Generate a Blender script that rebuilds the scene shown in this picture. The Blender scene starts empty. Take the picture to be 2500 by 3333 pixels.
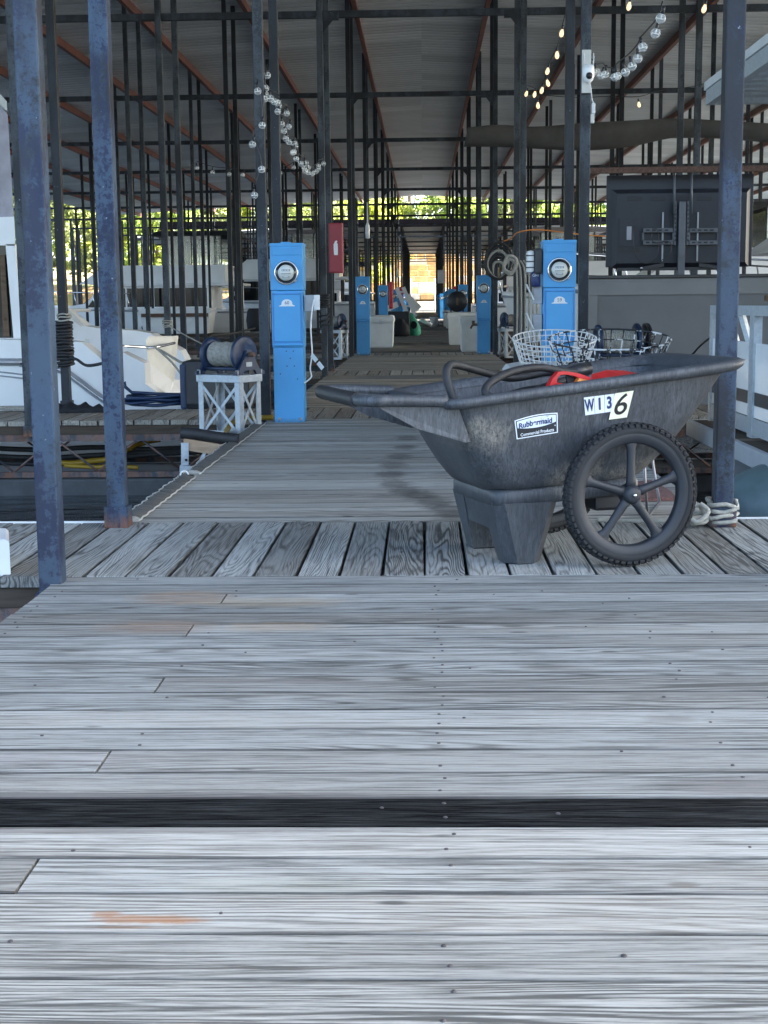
import bpy, bmesh, math, random
from mathutils import Vector, Matrix
random.seed(11)
SC = bpy.context.scene
COL = SC.collection
PI = math.pi
# ------------------------------------------------------------------ camera
FPX, CAMH = 4621.0, 0.92            # focal length in pixels of the 2500 x 3333 photograph, eye height in metres
fw = Vector(((1377 - 1250) / FPX, (984 - 1666.5) / FPX, 1)).normalized()
up = Vector((-0.006, -1, 0)); up = (up - fw * up.dot(fw)).normalized()
rt = (-up).cross(fw)
RW = Matrix((rt, fw, up))           # rows: world X, Y, Z written in camera axes (x right, y down, z forward)
cam_d = bpy.data.cameras.new('camera'); cam = bpy.data.objects.new('camera', cam_d); COL.objects.link(cam)
cx, cy, cz = RW @ Vector((1, 0, 0)), RW @ Vector((0, -1, 0)), RW @ Vector((0, 0, -1))
cam.matrix_world = Matrix(((cx.x, cy.x, cz.x, 0), (cx.y, cy.y, cz.y, 0), (cx.z, cy.z, cz.z, CAMH), (0, 0, 0, 1)))
cam_d.sensor_fit = 'HORIZONTAL'; cam_d.sensor_width = 36; cam_d.lens = 36 * FPX / 2500
cam_d.clip_start = 0.05; cam_d.clip_end = 2000
SC.camera = cam
# ------------------------------------------------------------------ light
SUN_EL, SUN_AZ = math.radians(42), math.radians(80)     # azimuth from +Y (down the dock) towards +X
W = bpy.data.worlds.new('World'); SC.world = W; W.use_nodes = True
wn = W.node_tree.nodes; wl = W.node_tree.links
bg = wn['Background']; sky = wn.new('ShaderNodeTexSky'); sky.sky_type = 'NISHITA'; sky.sun_disc = False
sky.sun_elevation = SUN_EL; sky.sun_rotation = SUN_AZ; sky.altitude = 200; sky.air_density = 0.7; sky.dust_density = 3.5; sky.ozone_density = 0.6
tint = wn.new('ShaderNodeMix'); tint.data_type = 'RGBA'; tint.blend_type = 'MULTIPLY'; tint.inputs[0].default_value = 1.0
wl.new(sky.outputs[0], tint.inputs[6]); tint.inputs[7].default_value = (0.98, 1.01, 0.965, 1); wl.new(tint.outputs[2], bg.inputs[0]); bg.inputs[1].default_value = 0.11
sd = bpy.data.lights.new('sun', 'SUN'); sd.energy = 5.0; sd.angle = math.radians(0.5); sd.color = (1, 0.95, 0.86)
so = bpy.data.objects.new('sun', sd); COL.objects.link(so)
sdir = Vector((math.sin(SUN_AZ) * math.cos(SUN_EL), math.cos(SUN_AZ) * math.cos(SUN_EL), math.sin(SUN_EL)))
so.rotation_euler = sdir.to_track_quat('Z', 'Y').to_euler()
so.location = (20, 20, 40)
SC.view_settings.view_transform = 'Standard'; SC.view_settings.look = 'None'
SC.view_settings.exposure = 3.5; SC.view_settings.gamma = 1; SC.view_settings.use_curve_mapping = False
SC.cycles.use_denoising = True; SC.cycles.max_bounces = 9; SC.cycles.diffuse_bounces = 5
SC.cycles.transparent_max_bounces = 24
try: SC.cycles.denoiser = 'OPENIMAGEDENOISE'
except Exception: pass
# ------------------------------------------------------------------ pixel of the photograph -> world
def ray(px, py): return RW @ Vector(((px - 1250) / FPX, (py - 1666.5) / FPX, 1))
def aY(px, py, Y): d = ray(px, py); return Vector((0, 0, CAMH)) + d * (Y / d.y)
def aZ(px, py, z=0.0): d = ray(px, py); return Vector((0, 0, CAMH)) + d * ((z - CAMH) / d.z)
def aX(px, py, X): d = ray(px, py); return Vector((0, 0, CAMH)) + d * (X / d.x)

# ------------------------------------------------------------------ material helpers
class NT:
    def __init__(s, name):
        s.m = bpy.data.materials.new(name); s.m.use_nodes = True
        s.n = s.m.node_tree.nodes; s.l = s.m.node_tree.links
        s.b = s.n['Principled BSDF']; s.out = s.n['Material Output']
    def node(s, t, **k):
        x = s.n.new(t)
        for a, v in k.items(): setattr(x, a, v)
        return x
    def put(s, sock, v):
        if hasattr(v, 'is_output') or isinstance(v, bpy.types.NodeSocket): s.l.new(v, sock)
        else: sock.default_value = v
    def math(s, op, a, b=0.0, c=None, clamp=False):
        x = s.node('ShaderNodeMath', operation=op); x.use_clamp = clamp
        s.put(x.inputs[0], a); s.put(x.inputs[1], b)
        if c is not None: s.put(x.inputs[2], c)
        return x.outputs[0]
    def vmath(s, op, a, b):
        x = s.node('ShaderNodeVectorMath', operation=op); s.put(x.inputs[0], a); s.put(x.inputs[1], b); return x.outputs[0]
    def coord(s, kind='Object'): return s.node('ShaderNodeTexCoord').outputs[kind]
    def pos(s): return s.node('ShaderNodeNewGeometry').outputs['Position']
    def rnd(s): return s.node('ShaderNodeObjectInfo').outputs['Random']
    def noise(s, vec, scale=5.0, detail=2.0, rough=0.5, dist=0.0):
        x = s.node('ShaderNodeTexNoise'); s.put(x.inputs['Vector'], vec); x.inputs['Scale'].default_value = scale
        x.inputs['Detail'].default_value = detail; x.inputs['Roughness'].default_value = rough; x.inputs['Distortion'].default_value = dist
        return x.outputs[0]
    def ramp(s, f, stops, interp='LINEAR'):
        x = s.node('ShaderNodeValToRGB'); x.color_ramp.interpolation = interp; e = x.color_ramp.elements
        while len(e) < len(stops): e.new(0.5)
        for el, (p, c) in zip(e, stops):
            el.position = p; el.color = (c, c, c, 1) if isinstance(c, (int, float)) else (*c, 1)
        s.put(x.inputs[0], f); return x.outputs[0]
    def mix(s, f, a, b):
        x = s.node('ShaderNodeMix', data_type='RGBA')
        s.put(x.inputs[0], f)
        for i, v in ((6, a), (7, b)):
            if isinstance(v, (tuple, list)): x.inputs[i].default_value = (*v[:3], 1)
            else: s.l.new(v, x.inputs[i])
        return x.outputs[2]
    def sep(s, v): x = s.node('ShaderNodeSeparateXYZ'); s.l.new(v, x.inputs[0]); return x.outputs
    def comb(s, x, y, z):
        c = s.node('ShaderNodeCombineXYZ'); s.put(c.inputs[0], x); s.put(c.inputs[1], y); s.put(c.inputs[2], z); return c.outputs[0]
    def bump(s, h, strength=0.3, dist=0.01):
        x = s.node('ShaderNodeBump'); x.inputs['Strength'].default_value = strength; x.inputs['Distance'].default_value = dist
        s.l.new(h, x.inputs['Height']); s.l.new(x.outputs[0], s.b.inputs['Normal'])
    def col(s, v): s.put(s.b.inputs['Base Color'], (*v[:3], 1) if isinstance(v, (tuple, list)) else v)
    def rough(s, v): s.put(s.b.inputs['Roughness'], v)
    def metal(s, v): s.put(s.b.inputs['Metallic'], v)
    def ellipse(s, c, rx, ry, vec=None, wob=0.5, nscale=25, edge=0.35):
        """soft blob mask 1 inside / 0 outside, ragged by noise, round c in x/y (or x/z when vec is given)"""
        v = vec if vec is not None else s.pos()
        d = s.vmath('SUBTRACT', v, tuple(c)); d = s.vmath('MULTIPLY', d, (1 / rx, 1 / ry, 0))
        x = s.node('ShaderNodeVectorMath', operation='LENGTH'); s.l.new(d, x.inputs[0])
        n = s.noise(v, nscale, 4, 0.65)
        r = s.math('ADD', x.outputs['Value'], s.math('MULTIPLY', s.math('SUBTRACT', n, 0.5), wob * 2))
        return s.math('SUBTRACT', 1.0, s.math('DIVIDE', s.math('SUBTRACT', r, 1 - edge), 2 * edge, clamp=True), clamp=True)

def plain(name, c, rough=0.5, metal=0.0, var=0.12, nscale=8, bump=0.0, spec=None, coat=0.0):
    t = NT(name); v = t.coord()
    n = t.noise(v, nscale, 4, 0.6)
    a = tuple(x * (1 - var) for x in c); b = tuple(min(1, x * (1 + var)) for x in c)
    t.col(t.mix(t.ramp(n, [(0.3, 0.0), (0.7, 1.0)]), a, b))
    t.rough(t.math('ADD', rough - 0.06, t.math('MULTIPLY', n, 0.12))); t.metal(metal)
    if spec is not None: t.b.inputs['Specular IOR Level'].default_value = spec
    if coat: t.b.inputs['Coat Weight'].default_value = coat
    if bump: t.bump(t.noise(v, nscale * 12, 3), bump, 0.004)
    return t.m

def wood(name, light, dark, ring=0.55, streak=0.6, yf=430.0, warm=(0.30, 0.22, 0.15), warm_amt=0.25, stains=(), tone=0.22, wet=None, rfreq=19, xf=0.55, spec=.28, cath=.55):
    t = NT(name); o = t.coord(); r = t.rnd()
    off = t.comb(t.math('MULTIPLY', r, 57.0), t.math('MULTIPLY', r, 31.0), t.math('MULTIPLY', r, 13.0))
    p = t.vmath('ADD', o, off)
    low = t.noise(t.vmath('MULTIPLY', p, (xf, 6.5, 4)), 1.0, 2, 0.45, 0.15)
    y = t.sep(p)[1]
    ph = t.math('ADD', t.math('MULTIPLY', low, rfreq * 2 * PI), t.math('MULTIPLY', y, yf))
    jit = t.noise(t.vmath('MULTIPLY', p, (4, 90, 30)), 1.0, 4, 0.65)
    rings = t.math('ADD', t.math('MULTIPLY', t.math('SINE', t.math('ADD', ph, t.math('MULTIPLY', jit, 2.2))), 0.5), 0.5)
    rings = t.math('POWER', rings, 2.0)
    fine = t.noise(t.vmath('MULTIPLY', p, (8.0, 260, 90)), 1.0, 5, 0.75)
    fine2 = t.noise(t.vmath('MULTIPLY', p, (2.0, 105, 20)), 1.0, 5, 0.66)
    patch = t.noise(t.vmath('MULTIPLY', p, (1.6, 7, 5)), 1.0, 3, 0.55)
    d = t.math('ADD', t.math('MULTIPLY', rings, t.math('MULTIPLY', t.ramp(patch, [(0.36, 0.12), (0.62, 1.0)]), t.math('MULTIPLY', t.math('ADD', .45, t.math('MULTIPLY', t.math('FRACT', t.math('MULTIPLY', r, 7.31)), .8)), ring))),
               t.math('ADD', t.math('MULTIPLY', t.ramp(fine, [(0.48, 0.0), (0.60, 1.0)]), streak * 0.5),
                      t.math('MULTIPLY', t.ramp(fine2, [(0.51, 0.0), (0.60, 1.0)]), streak * 0.58)))
    lo2 = t.noise(t.vmath('MULTIPLY', p, (1.25, 10.5, 5)), 1.0, 1, 0.4)
    r2 = t.math('POWER', t.math('ADD', t.math('MULTIPLY', t.math('SINE', t.math('ADD', t.math('MULTIPLY', lo2, 62.0), t.math('MULTIPLY', jit, 2.0))), .5), .5), 2.5)
    sel = t.ramp(t.math('FRACT', t.math('MULTIPLY', r, 3.77)), [(.34, 0.0), (.40, 1.0)])
    m2 = t.math('MULTIPLY', sel, t.ramp(t.noise(t.vmath('MULTIPLY', p, (.7, 5, 5)), 1.0, 2, .5), [(.42, 0.15), (.60, 1.0)]))
    d = t.math('ADD', d, t.math('MULTIPLY', t.math('MULTIPLY', r2, m2), cath))
    c = t.mix(t.math('MINIMUM', d, 1.0), light, dark)
    wmask = t.math('MULTIPLY', t.ramp(t.noise(t.vmath('MULTIPLY', p, (0.5, 3, 3)), 1.3, 2), [(0.5, 0.0), (0.72, 1.0)]), warm_amt)
    c = t.mix(wmask, c, warm)
    c = t.mix(t.math('MULTIPLY', t.ramp(t.math('FRACT', t.math('MULTIPLY', r, 13.13)), [(.55, 0.0), (.95, 1.0)]), warm_amt * 1.1), c, tuple((a + b) * .5 for a, b in zip(warm, dark)))
    # cracks along the grain
    ck = t.noise(t.vmath('MULTIPLY', p, (1.1, 110, 20)), 1.0, 3, 0.5)
    ck = t.ramp(ck, [(0.655, 0.0), (0.685, 1.0)])
    c = t.mix(t.math('MULTIPLY', ck, 0.75), c, tuple(x * 0.22 for x in dark))
    # small knots
    vo = t.node('ShaderNodeTexVoronoi'); vo.inputs['Scale'].default_value = 1.0
    t.l.new(t.vmath('MULTIPLY', p, (2.3, 7, 3)), vo.inputs['Vector'])
    kn = t.ramp(vo.outputs['Distance'], [(0.035, 1.0), (0.075, 0.0)])
    c = t.mix(t.math('MULTIPLY', kn, 0.75), c, tuple(x * 0.4 for x in dark))
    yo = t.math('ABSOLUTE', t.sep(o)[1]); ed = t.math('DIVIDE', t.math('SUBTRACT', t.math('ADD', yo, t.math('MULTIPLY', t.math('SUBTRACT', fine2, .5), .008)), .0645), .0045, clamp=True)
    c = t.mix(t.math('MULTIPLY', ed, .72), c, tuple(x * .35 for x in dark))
    # whole-plank tone
    tr = t.node('ShaderNodeTexWhiteNoise', noise_dimensions='1D'); t.l.new(r, tr.inputs['W'])
    k = t.math('ADD', 1 - tone, t.math('MULTIPLY', tr.outputs['Value'], 2 * tone))
    hs = t.node('ShaderNodeHueSaturation'); t.l.new(c, hs.inputs['Color']); t.l.new(k, hs.inputs['Value']); c = hs.outputs[0]
    for (cc, rx, ry, colr, amt, wob) in stains:
        e = t.ellipse(cc, rx, ry, wob=wob, nscale=18)
        e = t.math('MULTIPLY', e, t.math('MULTIPLY', t.ramp(t.math('ADD', t.math('MULTIPLY', fine2, .6), t.math('MULTIPLY', fine, .4)), [(0.36, 1.0), (0.62, 0.25)]), amt))
        c = t.mix(e, c, colr)
    if wet:
        x0, x1, colr = wet
        wx = t.sep(t.pos())[0]
        e = t.math('SUBTRACT', 1.0, t.math('DIVIDE', t.math('SUBTRACT', t.math('ADD', wx, t.math('MULTIPLY', t.math('SUBTRACT', fine2, 0.5), 1.3)), x0), x1 - x0, clamp=True), clamp=True)
        e = t.math('MULTIPLY', e, t.ramp(fine, [(0.45, 1.0), (0.85, 0.72)]))
        c = t.mix(e, c, colr)
    t.col(c); t.rough(0.86); t.b.inputs['Specular IOR Level'].default_value = spec
    h = t.math('SUBTRACT', t.math('MULTIPLY', d, -0.6), t.math('ADD', t.math('MULTIPLY', ck, 1.2), t.math('MULTIPLY', fine, 0.35)))
    t.bump(h, 0.55, 0.0025)
    return t.m

def paint_steel(name, base, fade, dark, rust=0.12, cells=0.0):
    t = NT(name); o = t.coord(); r = t.rnd()
    p = t.vmath('ADD', o, t.comb(t.math('MULTIPLY', r, 91.0), t.math('MULTIPLY', r, 47.0), t.math('MULTIPLY', r, 23.0)))
    n1 = t.noise(t.vmath('MULTIPLY', p, (9, 9, 3.2)), 1.0, 4, 0.6)
    n2 = t.noise(p, 42, 6, 0.75)
    n3 = t.noise(t.vmath('MULTIPLY', p, (1, 1, .5)), 3.0, 3, 0.6)
    f = t.math('ADD', t.math('MULTIPLY', n1, 0.8), t.math('MULTIPLY', n2, 0.75))
    c = t.mix(t.ramp(f, [(0.70, 0.0), (0.77, 0.75), (0.90, 1.0)]), base, fade)
    c = t.mix(t.ramp(t.math('ADD', n3, t.math('MULTIPLY', n2, 0.6)), [(0.78, 0.0), (0.90, 0.9)]), c, dark)
    pl = t.noise(t.vmath('MULTIPLY', p, (3, 3, 1.1)), 1.0, 2, 0.5)
    c = t.mix(t.ramp(pl, [(0.54, 0.0), (0.62, 0.25)]), c, tuple(x * .75 + .012 for x in (sum(fade) / 3 * .45, sum(fade) / 3 * .48, sum(fade) / 3 * .55)))
    sp = t.noise(p, 38, 4, 0.6)
    c = t.mix(t.ramp(sp, [(0.70, 0.0), (0.74, 0.75)]), c, (0.32, 0.36, 0.42))
    z = t.sep(o)[2]
    rm = t.math('MULTIPLY', t.ramp(t.math('ADD', z, t.math('MULTIPLY', n2, 0.12)), [(0.06, 1.0), (0.13, 0.0)]), t.ramp(n1, [(0.42, 0.0), (0.55, 1.0)]))
    c = t.mix(t.math('MULTIPLY', rm, rust), c, (0.20, 0.075, 0.028))
    t.col(c); t.rough(t.math('ADD', 0.42, t.math('MULTIPLY', n2, 0.3))); t.metal(0.0)
    t.bump(n2, 0.25, 0.002)
    return t.m

M = {}
def L(*p): return aZ(*p)
st = []
for (px, py, rx, ry, c, a, w) in (
        (480, 2992, .075, .015, (.25, .105, .035), .9, .8), (345, 2975, .022, .010, (.25, .105, .035), .8, .9), (420, 3018, .05, .005, (.25, .105, .035), .6, .9),
        (600, 1945, .16, .10, (.30, .17, .08), .55, .6), (520, 2040, .16, .08, (.28, .17, .10), .5, .6),
        (880, 1960, .22, .07, (.40, .30, .17), .5, .6), (900, 2040, .16, .05, (.36, .25, .14), .5, .6),
        (2225, 2880, .024, .011, (.10, .085, .07), .85, .35), (440, 2236, .016, .007, (.07, .055, .045), .9, .3), (1770, 2170, .05, .012, (.13, .12, .11), .7, .5), (620, 1985, .03, .02, (.14, .12, .11), .6, .4), (2140, 2265, .025, .05, (.13, .12, .11), .55, .8), (2180, 2340, .05, .03, (.13, .12, .11), .6, .8),
        (2250, 2420, .07, .03, (.16, .15, .14), .5, .8), (300, 2592, .75, .022, (.045, .04, .042), .85, .35), (200, 2702, .6, .018, (.06, .05, .045), .7, .4), (2440, 2560, .14, .05, (.17, .15, .14), .75, .6),
        (1830, 2175, .08, .025, (.15, .14, .12), .6, .6), (900, 2880, .16, .03, (.25, .26, .19), .3, .8),
        (900, 2220, .22, .014, (.13, .11, .11), .6, .5), (120, 2470, .22, .05, (.20, .18, .18), .5, .7)):
    q = L(px, py); st.append(((q.x, q.y, 0), rx, ry, c, a, w))
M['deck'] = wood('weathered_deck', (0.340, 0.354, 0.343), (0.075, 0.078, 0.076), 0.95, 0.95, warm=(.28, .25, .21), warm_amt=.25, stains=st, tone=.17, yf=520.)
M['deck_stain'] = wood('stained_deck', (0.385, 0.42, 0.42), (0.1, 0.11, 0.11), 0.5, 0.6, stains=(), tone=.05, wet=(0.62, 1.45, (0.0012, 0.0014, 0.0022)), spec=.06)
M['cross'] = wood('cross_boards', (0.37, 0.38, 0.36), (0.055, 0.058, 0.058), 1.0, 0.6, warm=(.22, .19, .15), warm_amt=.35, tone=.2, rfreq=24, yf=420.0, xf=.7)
st2 = []
for (px, py) in ((1325, 1425), (1318, 1455), (1300, 1485), (1280, 1515), (1272, 1545), (1285, 1575), (1320, 1598), (1365, 1612), (1410, 1632), (1450, 1655), (1480, 1680)):
    rx, ry, c, a, w = .075, .17, (.04, .035, .032), .85, .75
    q = L(px, py); st2.append(((q.x, q.y, 0), rx, ry, c, a, w))
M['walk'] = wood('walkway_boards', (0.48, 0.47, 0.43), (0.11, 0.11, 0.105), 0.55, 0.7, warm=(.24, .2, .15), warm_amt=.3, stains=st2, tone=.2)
st3 = []
for (px, py, rx, ry, c, a, w) in ((1330, 1227, .7, .35, (.05, .09, .12), .75, .7), (1130, 1252, .45, .45, (.06, .09, .11), .6, .8), (1400, 1240, .6, .3, (.12, .13, .07), .5, .7)):
    q = L(px, py); st3.append(((q.x, q.y, 0), rx, ry, c, a, w))
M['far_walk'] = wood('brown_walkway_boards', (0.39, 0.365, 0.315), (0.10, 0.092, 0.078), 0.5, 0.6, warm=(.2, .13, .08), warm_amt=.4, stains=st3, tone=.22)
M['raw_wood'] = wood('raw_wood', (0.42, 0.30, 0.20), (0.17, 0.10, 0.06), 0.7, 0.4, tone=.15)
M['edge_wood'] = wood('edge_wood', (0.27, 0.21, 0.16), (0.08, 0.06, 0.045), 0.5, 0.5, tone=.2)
M['blue_post'] = paint_steel('blue_painted_steel', (0.0016, 0.0085, 0.038), (0.036, 0.066, 0.108), (0.003, 0.004, 0.007), 1.0)
M['grey_post'] = paint_steel('faded_painted_steel', (0.012, 0.017, 0.026), (0.062, 0.077, 0.09), (0.006, 0.008, 0.011), .8)
M['dark_post'] = paint_steel('dark_painted_steel', (0.004, 0.006, 0.010), (0.018, 0.023, 0.031), (0.003, 0.0035, 0.0045), .5)
M['truss'] = paint_steel('cracked_truss_paint', (0.035, 0.04, 0.05), (0.12, 0.13, 0.14), (0.015, 0.015, 0.02), .6)
M['beam'] = paint_steel('dark_beam_paint', (0.009, 0.013, 0.022), (0.04, 0.052, 0.07), (0.005, 0.006, 0.008), 0.0)
M['purlin'] = plain('red_oxide_steel', (0.155, 0.050, 0.032), .6, 0, .3, 3)
M['nailm'] = plain('nail_steel', (.045, .04, .042), .6, 0, .4, 30)
M['fascia'] = plain('dark_fascia', (.010, .008, .008), .9, 0, .3, 2, spec=.05)
M['rust'] = plain('rusty_steel', (0.10, 0.055, 0.038), .85, 0, .5, 40)
def roofm():
    t = NT('galvalume_sheet'); o = t.pos()
    n = t.noise(t.vmath('MULTIPLY', o, (.4, 2.5, 1)), 1, 4, .6); n2 = t.noise(o, 3, 4, .6)
    c = t.mix(n, (.54, .545, .54), (.72, .725, .72)); c = t.mix(t.ramp(n2, [(.6, 0.0), (.8, .5)]), c, (.22, .20, .17))
    tr = t.node('ShaderNodeTexWhiteNoise', noise_dimensions='1D'); t.l.new(t.rnd(), tr.inputs['W'])
    c = t.mix(t.math('MULTIPLY', tr.outputs['Value'], .45), c, (.30, .30, .295))
    t.col(c); t.rough(.45); t.metal(.0); return t.m
M['roof'] = roofm()
def galv(name, k=1.0):
    t = NT(name); o = t.coord(); vo = t.node('ShaderNodeTexVoronoi'); vo.inputs['Scale'].default_value = 45; t.l.new(o, vo.inputs['Vector'])
    n = t.noise(o, 9, 4, .6); c = t.mix(t.math('MULTIPLY', vo.outputs['Distance'], .8), (.34 * k, .375 * k, .40 * k), (.46 * k, .50 * k, .53 * k))
    c = t.mix(t.ramp(n, [(.55, 0.0), (.8, .6)]), c, (.22 * k, .24 * k, .25 * k)); t.col(c); t.rough(.5); t.metal(.35); return t.m
M['galv'] = galv('galvanised_steel'); M['alu'] = galv('aluminium', 1.05)
M['chrome'] = plain('chrome', (.7, .7, .72), .15, 1.0, .05)
def blue():
    t = NT('blue_enamel'); o = t.coord(); n = t.noise(o, 5, 4, .6); n2 = t.noise(o, 60, 3, .6)
    c = t.mix(n, (.050, .29, .60), (.07, .35, .68)); c = t.mix(t.ramp(n2, [(.70, 0.0), (.76, .6)]), c, (.03, .12, .30))
    rm = t.ramp(t.math('ADD', t.sep(o)[2], t.math('MULTIPLY', n2, .06)), [(.03, 1.0), (.07, 0.0)])
    c = t.mix(t.math('MULTIPLY', rm, .6), c, (.05, .10, .12)); t.col(c); t.rough(.42); return t.m
M['blue'] = blue()
M['blue_edge'] = plain('blue_enamel_trim', (.05, .25, .62), .4, 0, .1)
M['gelcoat'] = plain('white_gelcoat', (.82, .83, .83), .25, 0, .06, 2, coat=.2)
M['cream'] = plain('cream_vinyl', (.60, .59, .54), .45, 0, .08, 6)
M['white_pl'] = plain('white_plastic', (.70, .71, .70), .42, 0, .08, 5)
M['dock_box'] = plain('dock_box_fibreglass', (.58, .59, .56), .5, 0, .10, 4)
M['grey_gel'] = plain('grey_gelcoat_stripe', (.28, .30, .33), .3, 0, .1)
M['canvas'] = plain('grey_canvas', (.40, .38, .42), .9, 0, .18, 6, .3)
M['black_cv'] = plain('black_canvas', (.012, .013, .016), .85, 0, .3, 10, .3)
M['black_pl'] = plain('black_plastic', (.018, .019, .022), .45, 0, .25, 12)
M['black_rub'] = plain('black_rubber', (.016, .017, .019), .6, 0, .35, 25, .4)
M['dark_win'] = plain('tinted_window', (.010, .012, .014), .06, 0, .1)
M['navy'] = plain('navy_cast_iron', (.012, .026, .060), .42, 0, .35, 14, .3)
M['rope'] = plain('grey_rope', (.34, .33, .29), .95, 0, .25, 60, .8)
M['white_rope'] = plain('white_rope', (.42, .41, .36), .95, 0, .2, 60, .8)
M['yellow'] = plain('yellow_cable', (.34, .21, .015), .5, 0, .2)
M['bluehose'] = plain('blue_hose', (.008, .026, .075), .4, 0, .2)
M['red_box'] = plain('red_enamel', (.28, .018, .030), .42, 0, .12, 3)
M['red'] = plain('red_plastic', (.55, .016, .018), .35, 0, .2, 8)
M['orange'] = plain('orange_plastic', (.75, .27, .06), .4)
M['white_print'] = plain('white_print', (.72, .76, .78), .5, 0, .08, 20)
M['cream_print'] = plain('cream_print', (.80, .80, .58), .5, 0, .06, 20)
M['navy_print'] = plain('navy_print', (.02, .035, .12), .5, 0, .1)
M['black_print'] = plain('black_print', (.012, .012, .014), .5, 0, .1)
M['teal'] = plain('pontoon_tube', (.13, .19, .20), .45, .2, .3, 3)
M['bar'] = plain('grey_bar_panel', (.14, .145, .148), .6, 0, .1, 2, .1)
M['bar_frame'] = plain('grey_bar_frame', (.19, .195, .195), .55, 0, .1, 2)
M['tv'] = plain('tv_plastic', (.016, .019, .026), .5, 0, .2, 6)
M['tv2'] = plain('mount_steel', (.10, .11, .125), .45, 0, .2, 8)
M['tarp'] = plain('brown_tarp', (.09, .085, .078), .9, 0, .25, 2, .2)
M['green_bag'] = plain('green_canvas', (.06, .33, .21), .8, 0, .3, 5)
M['mat'] = plain('red_brown_carpet', (.17, .085, .075), .95, 0, .4, 90, .8)
M['brownmat'] = plain('brown_mat', (.30, .15, .06), .9, 0, .2, 20)
M['steelwire'] = plain('steel_rod', (.22, .21, .22), .35, .8, .2)
M['white_wire'] = plain('white_wire', (.62, .63, .62), .45, 0, .1, 20)
def peel():
    t = NT('peeling_wire'); n = t.noise(t.coord(), 16, 4, .6)
    t.col(t.mix(t.ramp(n, [(.50, 0.0), (.55, 1.0)]), (.010, .011, .014), (.68, .68, .66))); t.rough(.5); return t.m
M['peel_wire'] = peel()
M['floatm'] = plain('float_plastic', (.045, .05, .055), .4, 0, .4, 5)
M['meter_face'] = plain('meter_dial', (.70, .71, .68), .5, 0, .06, 30)
M['meter_dark'] = plain('meter_body', (.035, .036, .036), .35, 0, .2)
M['grey_box'] = plain('grey_junction_box', (.36, .38, .40), .5, 0, .1)
M['sign_white'] = plain('sign_white', (.66, .68, .70), .5, 0, .05)
def glass(name, tint, alpha, rough=.04):
    t = NT(name); tr = t.node('ShaderNodeBsdfTransparent'); tr.inputs[0].default_value = (*tint, 1)
    gl = t.node('ShaderNodeBsdfGlossy'); gl.inputs['Roughness'].default_value = rough
    fr = t.node('ShaderNodeFresnel'); fr.inputs[0].default_value = 1.5
    mx = t.node('ShaderNodeMixShader'); t.l.new(t.math('ADD', fr.outputs[0], alpha, clamp=True), mx.inputs[0])
    t.l.new(tr.outputs[0], mx.inputs[1]); t.l.new(gl.outputs[0], mx.inputs[2]); t.l.new(mx.outputs[0], t.out.inputs[0]); return t.m
M['vinyl'] = glass('clear_vinyl', (.86, .88, .86), .10, .12)
t = NT('bulb_glass'); tr = t.node('ShaderNodeBsdfTransparent'); lw = t.node('ShaderNodeLayerWeight'); lw.inputs[0].default_value = .35
t.col((.80, .83, .82)); t.rough(.08); mx = t.node('ShaderNodeMixShader'); t.l.new(t.math('ADD', .14, t.math('MULTIPLY', lw.outputs['Facing'], .55)), mx.inputs[0]); t.l.new(tr.outputs[0], mx.inputs[1]); t.l.new(t.b.outputs[0], mx.inputs[2]); t.l.new(mx.outputs[0], t.out.inputs[0]); M['bulb'] = t.m
def meterglass():
    return glass('meter_glass', (.97, .98, .97), .0)
M['mglass'] = meterglass()
t = NT('filament'); t.col((.85, .85, .8)); t.rough(.3); M['filament'] = t.m
t = NT('lit_bulb'); t.col((1, .8, .5)); t.b.inputs['Emission Color'].default_value = (1, .72, .40, 1); t.b.inputs['Emission Strength'].default_value = .10; M['lit'] = t.m
def cartm():
    t = NT('scuffed_cart_plastic'); o = t.coord()
    n1 = t.noise(o, 3.0, 4, .6, .8); n2 = t.noise(t.vmath('MULTIPLY', o, (90, 90, 16)), 1.0, 5, .75, 1.0); n3 = t.noise(t.vmath('MULTIPLY', o, (22, 22, 60)), 1.0, 4, .7, 2.0)
    sc = t.math('MULTIPLY', t.ramp(n2, [(.36, 0.0), (.78, 1.0)]), t.ramp(n1, [(.35, .35), (.70, 1.0)]))
    sc = t.math('MAXIMUM', sc, t.math('MULTIPLY', t.ramp(n3, [(.45, 0.0), (.9, .6)]), t.ramp(n1, [(.46, 0.0), (.7, 1.0)])))
    c = t.mix(sc, (.023, .026, .031), (.150, .165, .182))
    xz = t.sep(o); v = t.comb(xz[0], xz[2], 0.0); front = t.ramp(xz[1], [(0.0, 1.0), (0.02, 0.0)])
    grit = t.ramp(t.math('ADD', t.math('MULTIPLY', n2, .5), t.math('MULTIPLY', t.noise(o, 70, 5, .8), .5)), [(.40, 0.0), (.66, 1.0)])
    for (cx_, cz_, rx, rz, a) in ((-.50, .475, .075, .05, .8), (-.545, .50, .03, .03, .6), (-.17, .30, .07, .05, .9), (-.10, .345, .05, .05, .6), (.02, .31, .05, .03, .7), (.12, .33, .05, .04, .5)):
        e = t.ellipse((cx_, cz_, 0), rx, rz, vec=v, wob=.7, nscale=14, edge=.5)
        c = t.mix(t.math('MULTIPLY', t.math('MULTIPLY', e, front), t.math('MULTIPLY', grit, a)), c, (.30, .27, .22))
    t.col(c); t.rough(t.math('ADD', .40, t.math('MULTIPLY', n2, .25))); t.bump(t.math('ADD', n2, n3), .12, .002); return t.m
M['cart'] = cartm()
M['wheel_pl'] = plain('wheel_plastic', (.015, .018, .023), .55, 0, .25, 6)
M['tyre'] = plain('tyre_rubber', (.009, .010, .012), .75, 0, .3, 30)
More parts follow.
